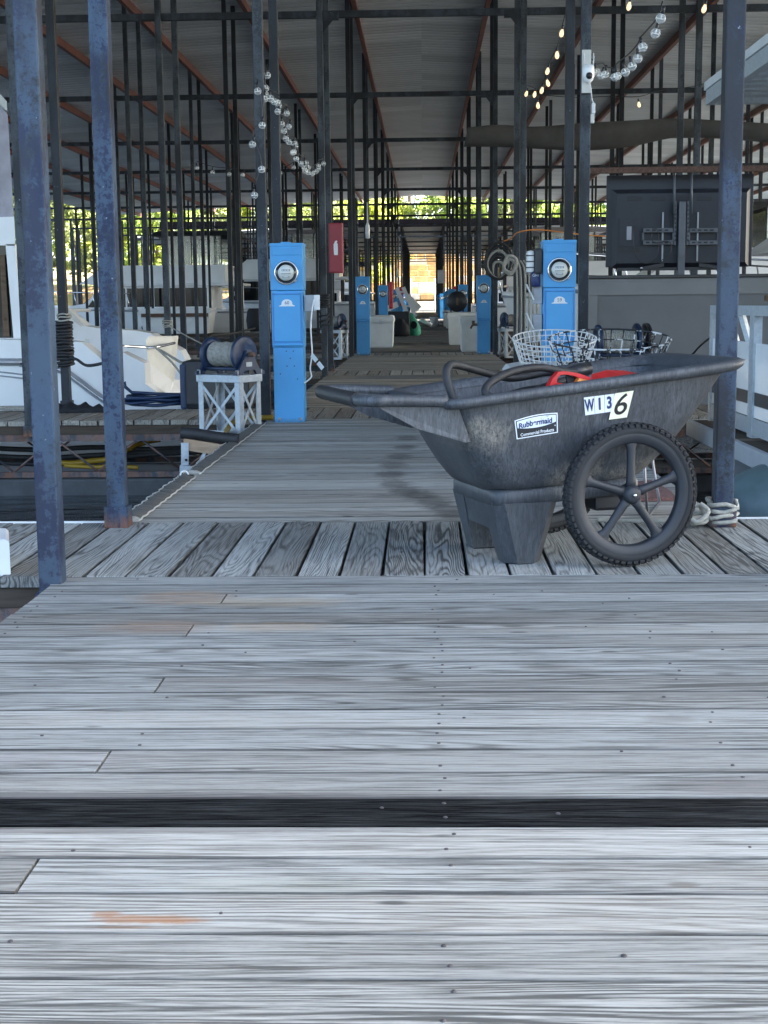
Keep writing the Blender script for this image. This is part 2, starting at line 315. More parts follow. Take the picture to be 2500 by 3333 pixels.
def water():
    t = NT('lake_water'); p = t.pos(); t.col((.014, .024, .030)); t.rough(.05); t.b.inputs['IOR'].default_value = 1.33
    n = t.noise(t.vmath('MULTIPLY', p, (1.0, 2.2, 1)), 2.2, 4, .55); t.bump(n, .5, .06); return t.m
M['water'] = water()
def leafm(name, c1, c2):
    t = NT(name); r = t.rnd(); n = t.noise(t.pos(), .7, 3, .6)
    c = t.mix(t.math('ADD', t.math('MULTIPLY', n, .7), t.math('MULTIPLY', r, .3)), c1, c2)
    t.col(c); t.rough(.55)
    tr = t.node('ShaderNodeBsdfTranslucent'); hs = t.node('ShaderNodeHueSaturation'); hs.inputs['Value'].default_value = 5.5; t.l.new(c, hs.inputs['Color']); t.l.new(hs.outputs[0], tr.inputs[0])
    mx = t.node('ShaderNodeMixShader'); mx.inputs[0].default_value = .5; t.l.new(t.b.outputs[0], mx.inputs[1]); t.l.new(tr.outputs[0], mx.inputs[2]); t.l.new(mx.outputs[0], t.out.inputs[0]); return t.m
M['leaf1'] = leafm('leaves_yellow_green', (.10, .12, .018), (.15, .16, .03))
M['leaf2'] = leafm('leaves_mid_green', (.06, .085, .018), (.10, .125, .03))
M['leaf3'] = leafm('leaves_olive', (.05, .06, .025), (.10, .11, .04))
M['bark'] = plain('bark', (.15, .12, .09), .9, 0, .4, 8, .4)
def bank():
    t = NT('shore_bank'); p = t.pos(); n = t.noise(p, .25, 5, .65); n2 = t.noise(p, 1.5, 4, .6)
    c = t.mix(t.ramp(n, [(.4, 0.0), (.6, 1.0)]), (.28, .15, .06), (.10, .13, .04)); c = t.mix(t.ramp(n2, [(.5, 0.0), (.75, .7)]), c, (.36, .26, .16)); t.col(c); t.rough(.95); return t.m
M['bank'] = bank()
M['clay'] = plain('orange_stone', (.50, .30, .12), .9, 0, .35, 1.2, .3)
M['concrete'] = plain('pale_concrete', (.50, .44, .36), .9, 0, .15, 2)

# ------------------------------------------------------------------ mesh helpers
class MB:
    def __init__(s): s.v = []; s.f = []; s.sm = []
    def add(s, vs, fs, smooth=False):
        b = len(s.v); s.v += [tuple(p) for p in vs]; s.f += [tuple(b + i for i in f) for f in fs]; s.sm += [smooth] * len(fs); return s
    def box(s, x0, x1, y0, y1, z0, z1, c=0.0):
        if c <= 0:
            vs = [(x, y, z) for z in (z0, z1) for y in (y0, y1) for x in (x0, x1)]
            return s.add(vs, [(0, 2, 3, 1), (4, 5, 7, 6), (0, 1, 5, 4), (2, 6, 7, 3), (0, 4, 6, 2), (1, 3, 7, 5)])
        bm = bmesh.new(); bmesh.ops.create_cube(bm, size=1)
        bmesh.ops.scale(bm, vec=(x1 - x0, y1 - y0, z1 - z0), verts=bm.verts); bmesh.ops.translate(bm, vec=((x0 + x1) / 2, (y0 + y1) / 2, (z0 + z1) / 2), verts=bm.verts)
        bmesh.ops.bevel(bm, geom=list(bm.edges), offset=c, segments=2, affect='EDGES', profile=.6)
        bm.verts.index_update(); vs = [v.co[:] for v in bm.verts]; fs = [[v.index for v in f.verts] for f in bm.faces]; bm.free()
        return s.add(vs, fs)
    def obox(s, c, ax, ay, az):
        """box from a centre and three half-axis vectors"""
        c, ax, ay, az = map(Vector, (c, ax, ay, az))
        vs = [c + ax * i + ay * j + az * k for k in (-1, 1) for j in (-1, 1) for i in (-1, 1)]
        return s.add(vs, [(0, 2, 3, 1), (4, 5, 7, 6), (0, 1, 5, 4), (2, 6, 7, 3), (0, 4, 6, 2), (1, 3, 7, 5)])
    def bar(s, p0, p1, w, h=None, up=(0, 0, 1)):
        p0, p1 = Vector(p0), Vector(p1); d = p1 - p0; dn = d.normalized(); u = Vector(up)
        if abs(dn.dot(u)) > .97: u = Vector((0, 1, 0))
        sx = dn.cross(u).normalized(); sy = sx.cross(dn)
        return s.obox((p0 + p1) / 2, d / 2, sx * w / 2, sy * (h or w) / 2)
    def loft(s, rings, close=True, cap0=True, cap1=True, smooth=True):
        n = len(rings[0]); vs = [p for r in rings for p in r]; fs = []
        for i in range(len(rings) - 1):
            for j in range(n if close else n - 1):
                k = (j + 1) % n; fs.append((i * n + j, i * n + k, (i + 1) * n + k, (i + 1) * n + j))
        b = len(s.v); s.add(vs, fs, smooth)
        if cap0: s.f.append(tuple(b + j for j in reversed(range(n)))); s.sm.append(False)
        if cap1: s.f.append(tuple(b + (len(rings) - 1) * n + j for j in range(n))); s.sm.append(False)
        return s
    def tube(s, pts, r, n=8, closed=False, caps=True):
        pts = [Vector(p) for p in pts]; m = len(pts); rings = []; prev = None
        for i, p in enumerate(pts):
            if closed: d = pts[(i + 1) % m] - pts[i - 1]
            else: d = pts[min(i + 1, m - 1)] - pts[max(i - 1, 0)]
            if d.length < 1e-9: d = Vector((0, 0, 1))
            d.normalize()
            if prev is None: a = d.orthogonal().normalized()
            else: a = (prev - d * prev.dot(d)); a = a.normalized() if a.length > 1e-6 else d.orthogonal().normalized()
            prev = a; b = d.cross(a); rr = r[i] if isinstance(r, (list, tuple)) else r
            rings.append([p + (a * math.cos(2 * PI * k / n) + b * math.sin(2 * PI * k / n)) * rr for k in range(n)])
        if closed: rings.append(rings[0]); return s.loft(rings, True, False, False)
        return s.loft(rings, True, caps, caps)
    def cyl(s, p0, p1, r0, r1=None, n=16): return s.tube([p0, p1], [r0, r0 if r1 is None else r1], n)
    def lathe(s, prof, c, axis=(0, 0, 1), n=24, cap=False):
        """prof: list of (radius, height along axis)"""
        c = Vector(c); a = Vector(axis).normalized(); u = a.orthogonal().normalized(); v = a.cross(u)
        rings = [[c + a * h + (u * math.cos(2 * PI * k / n) + v * math.sin(2 * PI * k / n)) * r for k in range(n)] for r, h in prof]
        return s.loft(rings, True, cap, cap)
    def sphere(s, c, r, n=12, sz=1.0):
        c = Vector(c); return s.lathe([(max(r * math.sin(PI * i / n), 1e-4), -r * sz * math.cos(PI * i / n)) for i in range(n + 1)], c, (0, 0, 1), n)
    def prism(s, poly, off, smooth=False):
        """planar outline pushed along the vector off"""
        o = Vector(off); n = len(poly); a = [Vector(p) for p in poly]; b = [p + o for p in a]
        return s.add(a + b, [tuple(reversed(range(n))), tuple(range(n, 2 * n))] + [(i, (i + 1) % n, n + (i + 1) % n, n + i) for i in range(n)], smooth)
    def mesh(s, name, mat):
        me = bpy.data.meshes.new(name); me.from_pydata(s.v, [], s.f); me.polygons.foreach_set('use_smooth', s.sm)
        bm = bmesh.new(); bm.from_mesh(me); bmesh.ops.recalc_face_normals(bm, faces=bm.faces); bm.to_mesh(me); bm.free()
        me.materials.append(M[mat] if isinstance(mat, str) else mat); me.update(); return me
    def build(s, name, mat, parent=None, loc=None, rot=None, world=False, flat_angle=None):
        me = s.mesh(name, mat); o = bpy.data.objects.new(name, me); COL.objects.link(o)
        if parent is not None:
            o.parent = parent
            if world:
                q = parent.location
                p2 = parent.parent
                while p2: q = q + p2.location; p2 = p2.parent
                o.location = -q
        if loc is not None: o.location = loc
        if rot is not None: o.rotation_euler = rot
        return o
def tag(o, label, cat, group=None, kind=None):
    o['label'] = label; o['category'] = cat
    if group: o['group'] = group
    if kind: o['kind'] = kind
    return o
def thing(name, label, cat, loc=(0, 0, 0), rz=0.0, group=None):
    o = bpy.data.objects.new(name, None); COL.objects.link(o); o.empty_display_size = .1
    o.location = loc; o.rotation_euler = (0, 0, rz); return tag(o, label, cat, group)
def struct(name, loc=(0, 0, 0)):
    o = bpy.data.objects.new(name, None); COL.objects.link(o); o.location = loc; o['kind'] = 'structure'; return o
def inst(name, me, parent=None, loc=(0, 0, 0), rot=(0, 0, 0), sc=None):
    o = bpy.data.objects.new(name, me); COL.objects.link(o); o.location = loc; o.rotation_euler = rot
    if sc: o.scale = sc
    if parent is not None: o.parent = parent
    return o
def copy_tree(o, parent=None, **kw):
    c = o.copy(); COL.objects.link(c)
    if parent is not None: c.parent = parent
    for ch in list(o.children): copy_tree(ch, c)
    return c
def arc(c, r, a0, a1, n, ux=(1, 0, 0), uy=(0, 0, 1)):
    c, ux, uy = Vector(c), Vector(ux), Vector(uy)
    return [c + ux * r * math.cos(a0 + (a1 - a0) * i / n) + uy * r * math.sin(a0 + (a1 - a0) * i / n) for i in range(n + 1)]
def spline(pts, n=6):
    P = [Vector(p) for p in pts]; out = []
    for i in range(len(P) - 1):
        p0, p1, p2, p3 = P[max(i - 1, 0)], P[i], P[i + 1], P[min(i + 2, len(P) - 1)]
        for k in range(n):
            t = k / n; out.append(.5 * ((2 * p1) + (p2 - p0) * t + (2 * p0 - 5 * p1 + 4 * p2 - p3) * t * t + (3 * p1 - p0 - 3 * p2 + p3) * t ** 3))
    return out + [P[-1]]
def text2d(s, size, bold=0.0):
    """flat outline of a word: vertices centred at 0, faces"""
    cu = bpy.data.curves.new('word', 'FONT'); cu.body = s; cu.size = size; cu.align_x = 'CENTER'; cu.align_y = 'CENTER'; cu.offset = bold
    o = bpy.data.objects.new('word', cu); COL.objects.link(o)
    bpy.context.view_layer.update()
    dg = bpy.context.evaluated_depsgraph_get(); me = o.evaluated_get(dg).to_mesh()
    vs = [v.co.copy() for v in me.vertices]; fs = [tuple(p.vertices) for p in me.polygons]
    o.evaluated_get(dg).to_mesh_clear(); bpy.data.objects.remove(o); bpy.data.curves.remove(cu)
    return vs, fs
ORD = ['first', 'second', 'third', 'fourth', 'fifth', 'sixth', 'seventh', 'eighth', 'ninth', 'tenth', 'eleventh', 'twelfth', 'thirteenth', 'fourteenth', 'fifteenth', 'sixteenth']
# ------------------------------------------------------------------ layout of the dock
FY = [4.76, 11.40] + [18.30 + 6.9 * i for i in range(9)]       # front edge of each finger pier
FWID = 1.20
HW = 1.25                                                           # half width of the walkway
PITCH = 0.1465
SLOPE, RIDGE = 0.05, 6.37
def roof_z(x, ridge=RIDGE): return ridge - SLOPE * abs(x)
WATER = -0.62
# ------------------------------------------------------------------ water and shore
w = MB(); w.add([(-400, -60, WATER), (400, -60, WATER), (400, 420, WATER), (-400, 420, WATER)], [(0, 1, 2, 3)])
o = w.build('lake_water', 'water'); o['kind'] = 'structure'
def shore_y(x): return 150 - .42 * max(0, -x - 22) - .25 * max(0, x - 26) + 3 * math.sin(x * .11)
def land_z(x, y):
    d = y - shore_y(x)
    if d < 0: return max(-4, -1 + d * .3)
    s = 3.0 * min(1, d / 7) + 5 * (min(1, max(0, d - 7) / 70)) ** .9
    return -1 + s + .5 * math.sin(x * .31 + y * .2) * min(1, d / 10)
xs = [-230 + i * 4.6 for i in range(101)]; ys = [55 + j * 4.5 for j in range(60)]
g = MB(); g.add([(x, y, land_z(x, y)) for y in ys for x in xs], [(j * 101 + i, j * 101 + i + 1, (j + 1) * 101 + i + 1, (j + 1) * 101 + i) for j in range(59) for i in range(100)], True)
o = g.build('shore', 'bank'); o['kind'] = 'structure'
# ------------------------------------------------------------------ front deck
_pl = {}
def plank_mesh(length, width, mat, thick=.038):
    k = (round(length, 2), round(width, 4), mat, thick)
    if k not in _pl:
        c, w2, l2 = .0022, width / 2, length / 2; pr = [(-w2, -thick), (w2, -thick), (w2, -c), (w2 - c, 0), (-w2 + c, 0), (-w2, -c)]
        _pl[k] = MB().loft([[(-l2, y, z) for y, z in pr], [(l2, y, z) for y, z in pr]], smooth=False).mesh('plank', mat)
    return _pl[k]
fd = struct('front_deck')
rows = [2.410 + (FY[0] - .006 - 2.410) / 16 * i for i in range(17)]
rows = [2.410 - .1436 * i for i in range(20, 0, -1)] + rows
joints = [aZ(px, py) for px, py in ((730, 1946), (617, 2052), (518, 2231), (330, 2487), (70, 2876))]
nails = MB()
def nail(x, y, z=.0005, r=.0042):
    nails.lathe([(r, -.003), (r, .0008), (r * .7, .0018), (1e-4, .0018)], (x, y, z), n=7)
for a, b in zip(rows[:-1], rows[1:]):
    wd = b - a - .005; yc = (a + b) / 2; dark = abs(a - 2.41) < .01
    x0, x1 = -1.25 + random.uniform(-.012, .012), 1.30
    jx = [j.x for j in joints if a <= j.y < b]
    if yc < 1.75 and random.random() < .35: jx = [random.uniform(-.8, .6)]
    cuts = [x0] + ([jx[0]] if jx else []) + [x1]
    for c0, c1 in zip(cuts[:-1], cuts[1:]):
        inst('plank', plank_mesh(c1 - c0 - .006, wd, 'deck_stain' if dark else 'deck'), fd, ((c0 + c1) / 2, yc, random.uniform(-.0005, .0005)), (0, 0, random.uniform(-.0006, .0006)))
    for xx in (-1.2, -.62, .0, .62, 1.2):
        for dy in (-.036, .036):
            if random.random() < (.75 if xx == 0 else .35): nail(xx + random.uniform(-.012, .02) + .03 * (xx == 0), yc + dy + random.uniform(-.008, .008))
    for _ in range(2): 
        if random.random() < .6: nail(random.uniform(-1.1, 1.2), yc + random.uniform(-.06, .06), r=random.uniform(.003, .005))
o = nails.build('nail_heads', 'nailm', fd); o['kind'] = 'stuff'
MB().box(-1.22, 1.27, -.5, 4.70, -.16, -.045).build('joist_frame', 'truss', fd)
MB().box(-1.235, 1.285, 4.60, 4.70, -.13, -.04).build('end_joist', 'edge_wood', fd)
# ------------------------------------------------------------------ finger piers with the cross boards of the walkway
def truss(mb, x0, x1, y, ztop=-.115, zbot=-.42, step=.36):
    mb.box(x0, x1, y - .025, y + .025, ztop - .055, ztop); mb.box(x0, x1, y - .025, y + .025, zbot - .045, zbot)
def webbars(mb, x0, x1, y, ztop=-.15, zbot=-.42, step=.34):
    n = max(2, int((x1 - x0) / step)); h = (x1 - x0) / n
    for i in range(n):
        a, b = (ztop, zbot) if i % 2 == 0 else (zbot, ztop)
        mb.cyl((x0 + i * h, y, a), (x0 + (i + 1) * h, y, b), .010, n=6)
FX = 16.2
for k, fy in enumerate(FY):
    fp = struct('finger_pier')
    mat = 'cross' if k == 0 else 'far_walk'
    lim = min(FX, .30 * fy + 1.6) if k < 4 else 0
    n = int(FX / PITCH); bm_ = plank_mesh(FWID, PITCH - .010, mat); rest = MB()
    for i in range(-n, n):
        x = (i + .5) * PITCH
        if abs(x) < lim:
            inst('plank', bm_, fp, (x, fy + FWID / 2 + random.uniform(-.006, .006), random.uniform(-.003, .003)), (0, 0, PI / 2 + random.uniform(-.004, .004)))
        else:
            d = random.uniform(-.003, .003); rest.box(x - PITCH / 2 + .005, x + PITCH / 2 - .005, fy, fy + FWID, -.038 + d, d)
    o = rest.build('planks', mat, fp); o['kind'] = 'stuff'
    for s in (-1, 1):
        xa, xb = (-FX, -HW - .02) if s < 0 else (HW + .02, FX)
        f = MB(); f.box(xa, xb, fy + .02, fy + .06, -.112, -.040); f.box(xa, xb, fy + FWID - .06, fy + FWID - .02, -.112, -.040); f.build('stringer', 'edge_wood', fp)
        f = MB(); truss(f, xa, xb, fy + .05); truss(f, xa, xb, fy + FWID - .05); f.build('chord', 'truss', fp)
        if k < 4:
            f = MB(); webbars(f, xa, xb, fy + .05); webbars(f, xa, xb, fy + FWID - .05); f.build('web_bars', 'truss', fp)
        f = MB()
        for q in range(5):
            xx = xa + .1 + q * (xb - xa - .2) / 5; f.box(xx, xx + (xb - xa) / 5 - .1, fy + .08, fy + FWID - .08, -.85, -.47, .03)
        f.build('float', 'floatm', fp)
    e = MB()
    if k == 0:
        for (xa, xb) in ((-FX, -1.31), (1.27, FX)): e.box(xa, xb, fy + FWID + .004, fy + FWID + .016, -.03, .008)
        e.build('white_edge_strip', 'white_pl', fp)
# ------------------------------------------------------------------ walkway sections
NF = len(FY)
for k in range(NF):
    y0 = FY[k] + FWID + .006; y1 = (FY[k + 1] if k < NF - 1 else 145.0) - .006
    wk = struct('walkway'); mat = 'walk' if k == 0 else 'far_walk'; n = round((y1 - y0) / PITCH); p = (y1 - y0) / n; rest = MB()
    for i in range(n):
        y = y0 + (i + .5) * p
        if k < 3:
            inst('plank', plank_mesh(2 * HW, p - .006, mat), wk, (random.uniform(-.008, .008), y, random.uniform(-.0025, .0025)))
        elif k < NF - 1 or y < 100:
            d = random.uniform(-.003, .003); rest.box(-HW, HW, y - p / 2 + .003, y + p / 2 - .003, -.038 + d, d)
    if k >= 3: o = rest.build('planks', mat, wk); o['kind'] = 'stuff'
    if k == NF - 1: MB().box(-HW, HW, 100, y1, -.04, 0).build('far_planks', mat, wk)
    f = MB()
    for s in (-1, 1):
        f.box(s * HW - .03, s * HW + .03, y0, y1, -.17, -.045); f.box(s * HW - .025, s * HW + .025, y0, y1, -.46, -.42)
    f.build('chord', 'truss', wk)
    f = MB(); f.box(-1.1, 1.1, y0 + .15, y1 - .15, -.85, -.47, .03); f.build('float', 'floatm', wk)
# worn bumper strip nailed along the left edge of the first section
for (ya, yb, nm, lb) in ((5.98, 7.55, 'bumper_strip', 'worn grey fabric bumper strip with white curled end, nearest on the walkway edge'), (7.66, 11.0, 'bumper_strip', 'worn grey bumper strip running along the walkway edge up to the winch stand')):
    t_ = thing(nm, lb, 'bumper strip', (-1.26, ya, 0), 0, 'bumper strips on the walkway edge')
    n = 40; rings = []
    for i in range(n + 1):
        y = (yb - ya) * i / n; wv = .006 * math.sin(i * 1.7) + .004 * math.sin(i * .6)
        rings.append([(-.045 + wv, y, -.06), (-.050 + wv, y, .004), (-.030 + wv, y, .020), (.012, y, .016 + wv * .4), (.035 + wv * .6, y, .006), (.033 + wv * .6, y, .002), (-.03, y, .004)])
    MB().loft(rings).build('strip', 'edge_wood' if False else 'walk', t_)
    e = MB(); e.tube([(-.052 + .006 * math.sin(i * 1.7) + .004 * math.sin(i * .6), (yb - ya) * i / n, .012) for i in range(n + 1)], .004, 6)
    e.tube([(.036 + .004 * math.sin(i * 1.7), (yb - ya) * i / n, .007) for i in range(n + 1)], .004, 6); e.build('white_edge', 'cream', t_)
    MB().tube(arc((-.045, -.012, .002), .022, 2 * PI * .02, PI * 1.35, 10, (1, 0, 0), (0, 0, 1)), .005, 6).build('curled_end', 'white_pl', t_)
# ------------------------------------------------------------------ roof
def make_roof(name, label, y0, y1, ridge, xm=16.4, purl=True, fascia=None):
    r = thing(name, label, 'roof', (0, (y0 + y1) / 2, ridge))
    SW = .9144; n = int((y1 - y0) / SW); prof = []
    for i in range(3):
        b = i * .3048; prof += [(b, 0), (b + .10, 0), (b + .115, .012), (b + .13, 0), (b + .17, 0), (b + .185, .012), (b + .20, 0), (b + .235, 0), (b + .25, .055), (b + .285, .055), (b + .3047, 0)]
    prof += [(.9145, .0), (.945, .001)]
    def sheet(s):
        vs = []; m = len(prof)
        for x in (0, s * xm):
            for (yy, zz) in prof: vs.append((x, yy, zz - SLOPE * abs(x)))
        fs = [(j, j + 1, m + j + 1, m + j) for j in range(m - 1)]
        return MB().add(vs, fs).mesh('roof_sheet', 'roof')
    for s in (-1, 1):
        me = sheet(s)
        for i in range(n): inst('roof_sheet', me, r, (0, y0 - (y0 + y1) / 2 + i * SW, 0))
    L_ = y1 - y0
    for s in (-1, 1):
        for q in range(9):
            x = 1.20 + 1.92 * q
            if x > xm: break
            zz = -SLOPE * x
            b = MB().box(-.035, .035, -L_ / 2 + .02, L_ / 2 - .05, -.165, -.006); b.box(-.05 if s > 0 else .0, .0 if s > 0 else .05, -L_ / 2 + .02, L_ / 2 - .05, -.168, -.158)
            b.build('purlin', 'purlin' if purl else 'dark_post', r, (s * x, 0, zz))
    return r
r1 = make_roof('dock_roof', 'long corrugated metal roof with red purlins over the near dock', 2.5, 75.2, RIDGE)
bm_ = MB().box(-16.3, 16.3, -.038, .038, -.04, .04).mesh('cross_beam', 'beam')
bp = MB().prism([(0, 0, 0), (.16, 0, 0), (0, 0, -.2)], (0, .012, 0)); bp.prism([(-0.02, 0, .05), (.2, 0, .05), (.2, 0, -.05), (-.02, 0, -.05)], (0, -.012, 0)); bpm = bp.mesh('knee_plate', 'beam')
for k, fy in enumerate(FY):
    zb = 4.46
    inst('cross_beam', bm_, r1, (0, fy - .015 - 38.85, zb - RIDGE))
    for s in (-1, 1): inst('knee_plate', bpm, r1, (-s * 1.22, fy - .06 - 38.85, zb - RIDGE - .03), (0, 0, 0) if s > 0 else (0, 0, PI))
r2 = make_roof('far_dock_roof', 'second corrugated metal roof farther down the walkway with a dark fascia', 80.0, 136.0, 5.45, purl=False)
fs_ = MB().box(-14.6, 16.4, -.06, .0, -.40, .03); fs_.build('fascia', 'fascia', r2, (0, -28.02, 0))
for k in range(8): inst('cross_beam', bm_, r2, (0, 80.6 + 6.9 * k - 108, -.9))
# ------------------------------------------------------------------ steel posts
_pm = {}
def post_mesh(h, mat, w=.076):
    k = (round(h, 2), mat, w)
    if k not in _pm:
        b = MB().box(-w / 2, w / 2, -w / 2, w / 2, 0, h, .006); b.box(-w / 2 - .012, w / 2 + .012, -w / 2 - .012, w / 2 + .012, .0, .09, .006)
        _pm[k] = b.mesh('steel_post', mat)
    return _pm[k]
POSIT = ['at the walkway', 'second out from the walkway', 'third out from the walkway', 'fourth out from the walkway', 'fifth out from the walkway', 'sixth out', 'seventh out', 'eighth out', 'outermost']
def add_post(x, y, z, mat, label, group, ridge=RIDGE):
    h = (roof_z(x, ridge) if abs(x) <= 12 else 4.46) - z - .005
    return tag(inst('steel_post', post_mesh(h, mat), None, (x, y, z), (0, 0, 0)), label, 'post', group)
PX = {}; REST = []; NP = 0
for k, fy in enumerate(FY):
    for s in (-1, 1):
        side = 'left' if s < 0 else 'right'
        if s < 0: xl = [1.262, 3.07 + .1 * min(k, 3), 5.08, 7.0, 8.9, 10.8, 12.7, 14.6, 16.2]
        else: xl = [1.262, 3.42, 5.2, 7.1, 9.0, 10.9, 12.8, 14.7, 16.2]
        for q, x in enumerate(xl):
            if x > .30 * fy + 1.6: continue
            for row in (0, 1):
                y = fy - .05 if row == 0 else fy + FWID - .05
                xx = s * x
                if k == 0 and q == 0:
                    xx, y = {(-1, 0): (-1.252, 4.665), (-1, 1): (-1.285, 5.865), (1, 0): (1.262, 4.70), (1, 1): (1.222, 5.80)}[(s, row)]
                mat = 'blue_post' if k == 0 else ('grey_post' if (k == 1 or (k == 2 and q < 2)) else ('dark_post' if random.random() < .75 else 'grey_post'))
                if k == 1 and row == 1: mat = 'dark_post'
                hue = {'blue_post': 'chipped blue', 'grey_post': 'faded blue-grey', 'dark_post': 'dark'}[mat]
                z = -.12 if (row == 0) else .0
                NP += 1
                if NP > 296: REST.append((xx, y)); continue
                PX[(k, s, q, row)] = (xx, y)
                add_post(xx, y, z, mat, '%s steel post %s, %s edge of %s %s pier' % (hue, POSIT[q], ('near', 'far')[row], ORD[k], side), 'steel posts holding up the dock roof')
def post_stuff(name, spots, ridge):
    b = MB()
    for x, y in spots: b.box(x - .038, x + .038, y - .038, y + .038, -.1, roof_z(x, ridge) - .005)
    o = b.build(name, 'dark_post'); o['kind'] = 'stuff'
post_stuff('distant_posts', REST, RIDGE)
post_stuff('far_roof_posts', [(s * x, 80.6 + 6.9 * k + r * 1.2) for k in range(8) for r in (0, 1) for s in (-1, 1) for x in (1.2, 3.2, 5.1, 7.0, 8.9, 10.8, 12.7, 14.5)], 5.45)
# finger piers under the far roof
for k in range(8):
    fy = 80.6 + 6.9 * k; fp = struct('finger_pier')
    for s in (-1, 1):
        o = MB().box(min(s * 1.26, s * 10), max(s * 1.26, s * 14.5), fy, fy + 1.2, -.16, .0).build('planks', 'far_walk', fp); o['kind'] = 'stuff'
# ------------------------------------------------------------------ trees on the bank
def make_crown(seed, h, rw, mat):
    rnd = random.Random(seed); vs = []; fs = []
    cl = []
    for i in range(46):
        t = rnd.uniform(.18, 1.0); rr = rw * (math.sin(PI * min(1, (t * .86 + .12))) ** .7) * rnd.uniform(.25, 1.05); a = rnd.uniform(0, 2 * PI)
        cl.append((Vector((rr * math.cos(a), rr * math.sin(a), h * t)), rnd.uniform(.5, 1.25) * rw * .30))
    for c, r in cl:
        for _ in range(95):
            d = Vector((rnd.gauss(0, 1), rnd.gauss(0, 1), rnd.gauss(0, .75))); d = d.normalized() * r * rnd.uniform(.35, 1.05)
            p = c + d; s = rnd.uniform(.13, .27); n = Vector((rnd.gauss(0, 1), rnd.gauss(0, 1), rnd.gauss(.5, 1))).normalized(); u = n.orthogonal().normalized(); v = n.cross(u)
            a = rnd.uniform(0, 2 * PI); u2 = u * math.cos(a) + v * math.sin(a); v2 = n.cross(u2); b = len(vs)
            vs += [p - u2 * s * 1.3, p + v2 * s * .7, p + u2 * s * 1.3, p - v2 * s * .7]; fs.append((b, b + 1, b + 2, b + 3))
    return MB().add(vs, fs).mesh('crown', mat), cl
TREES = []
for i, (h, rw, mat, lb) in enumerate(((12, 3.6, 'leaf1', 'yellow-green leafy tree on the sunlit bank beyond the dock'), (15, 4.2, 'leaf2', 'mid-green broad tree on the sunlit bank beyond the dock'),
        (10, 3.4, 'leaf1', 'small bright yellow-green tree low on the bank beyond the dock'), (16, 3.6, 'leaf3', 'tall olive tree on the bank beyond the dock'), (13, 4.4, 'leaf2', 'wide green tree with a rounded crown on the far bank'))):
    me, cl = make_crown(31 + i, h, rw, mat)
    tk = MB(); tk.tube(spline([(0, 0, -1.5), (.15, .1, h * .25), (-.1, .1, h * .55), (.1, 0, h * .9)], 4), [.30 - .27 * j / 12 for j in range(13)], 7)
    for c, r in cl[:9]: tk.tube([(0, 0, max(1.2, c.z * .55)), c * .6 + Vector((0, 0, c.z * .3)), c], [.10, .06, .02], 5)
    TREES.append((me, tk.mesh('trunk', 'bark'), lb, h))
rt_ = random.Random(5)
spots = []
for row, (dy, st_, off) in enumerate(((5, 6.2, 0), (13, 6.8, 3.1), (25, 8.0, 1.0))):
    x = -92 + off
    while x < 80:
        spots.append((x + rt_.uniform(-1.4, 1.4), dy + rt_.uniform(-2, 2.5))); x += st_ * (1.0 if abs(x) < 70 else 1.4)
for x, dy in spots:
    y = shore_y(x) + dy
    if -5 < x < 4.5 and dy < 12: continue
    me, tk, lb, h = TREES[rt_.randrange(5)]; s = rt_.uniform(.8, 1.15)
    t_ = thing('bank_tree', lb, 'tree', (x, y, land_z(x, y)), rt_.uniform(0, 6.28), 'trees on the far bank'); t_.scale = (s, s, s * rt_.uniform(.9, 1.1))
    inst('trunk', tk, t_); inst('crown', me, t_)
for x, y in ((-6, 166), (-1.5, 170), (3, 165), (7.5, 169), (-11, 171)):
    me, tk, lb, h = TREES[3 if x < 2 else 1]; t_ = thing('bank_tree', lb, 'tree', (x, y, land_z(x, y)), x, 'trees on the far bank'); inst('trunk', tk, t_); inst('crown', me, t_)
# stepped stone bank and pale path where the walkway ends
t_ = thing('stone_wall', 'orange stone retaining wall rising in courses at the sunlit end of the walkway', 'wall', (0, 151, 0))
rs = random.Random(3)
for c in range(9):
    x = -8.0
    while x < 8:
        wd = rs.uniform(.9, 2.0); h = .62
        MB().box(-wd / 2 + .02, wd / 2 - .02, -rs.uniform(.45, .6), .5, 0.015, h - .015, .06).build('stone', 'clay' if rs.random() < .7 else 'concrete', t_, (x + wd / 2, 1.6 + c * .55, 1.2 + c * h)); x += wd
t_ = thing('shore_steps', 'pale concrete steps leading from the walkway up to the bank', 'steps', (0, 146, 0))
for i in range(6): MB().box(-1.6, 1.6, 0, .75, -.6, .16).build('step', 'concrete', t_, (.2, .15 + i * .7, .02 + i * .17))
for s in (-1, 1):
    t_ = thing('gangway_rail', 'white pipe handrail on the %s of the far end of the walkway' % ('left' if s < 0 else 'right'), 'handrail', (s * 1.15, 140, 0), 0, 'handrails at the end of the walkway')
    for q in range(3): MB().cyl((0, q * 2, 0), (0, q * 2, 1.05 if q else 3.2), .06, n=8).build('upright', 'white_pl', t_)
    MB().cyl((0, 0, 1.05), (0, 4, 1.05), .05, n=8).build('top_rail', 'white_pl', t_)
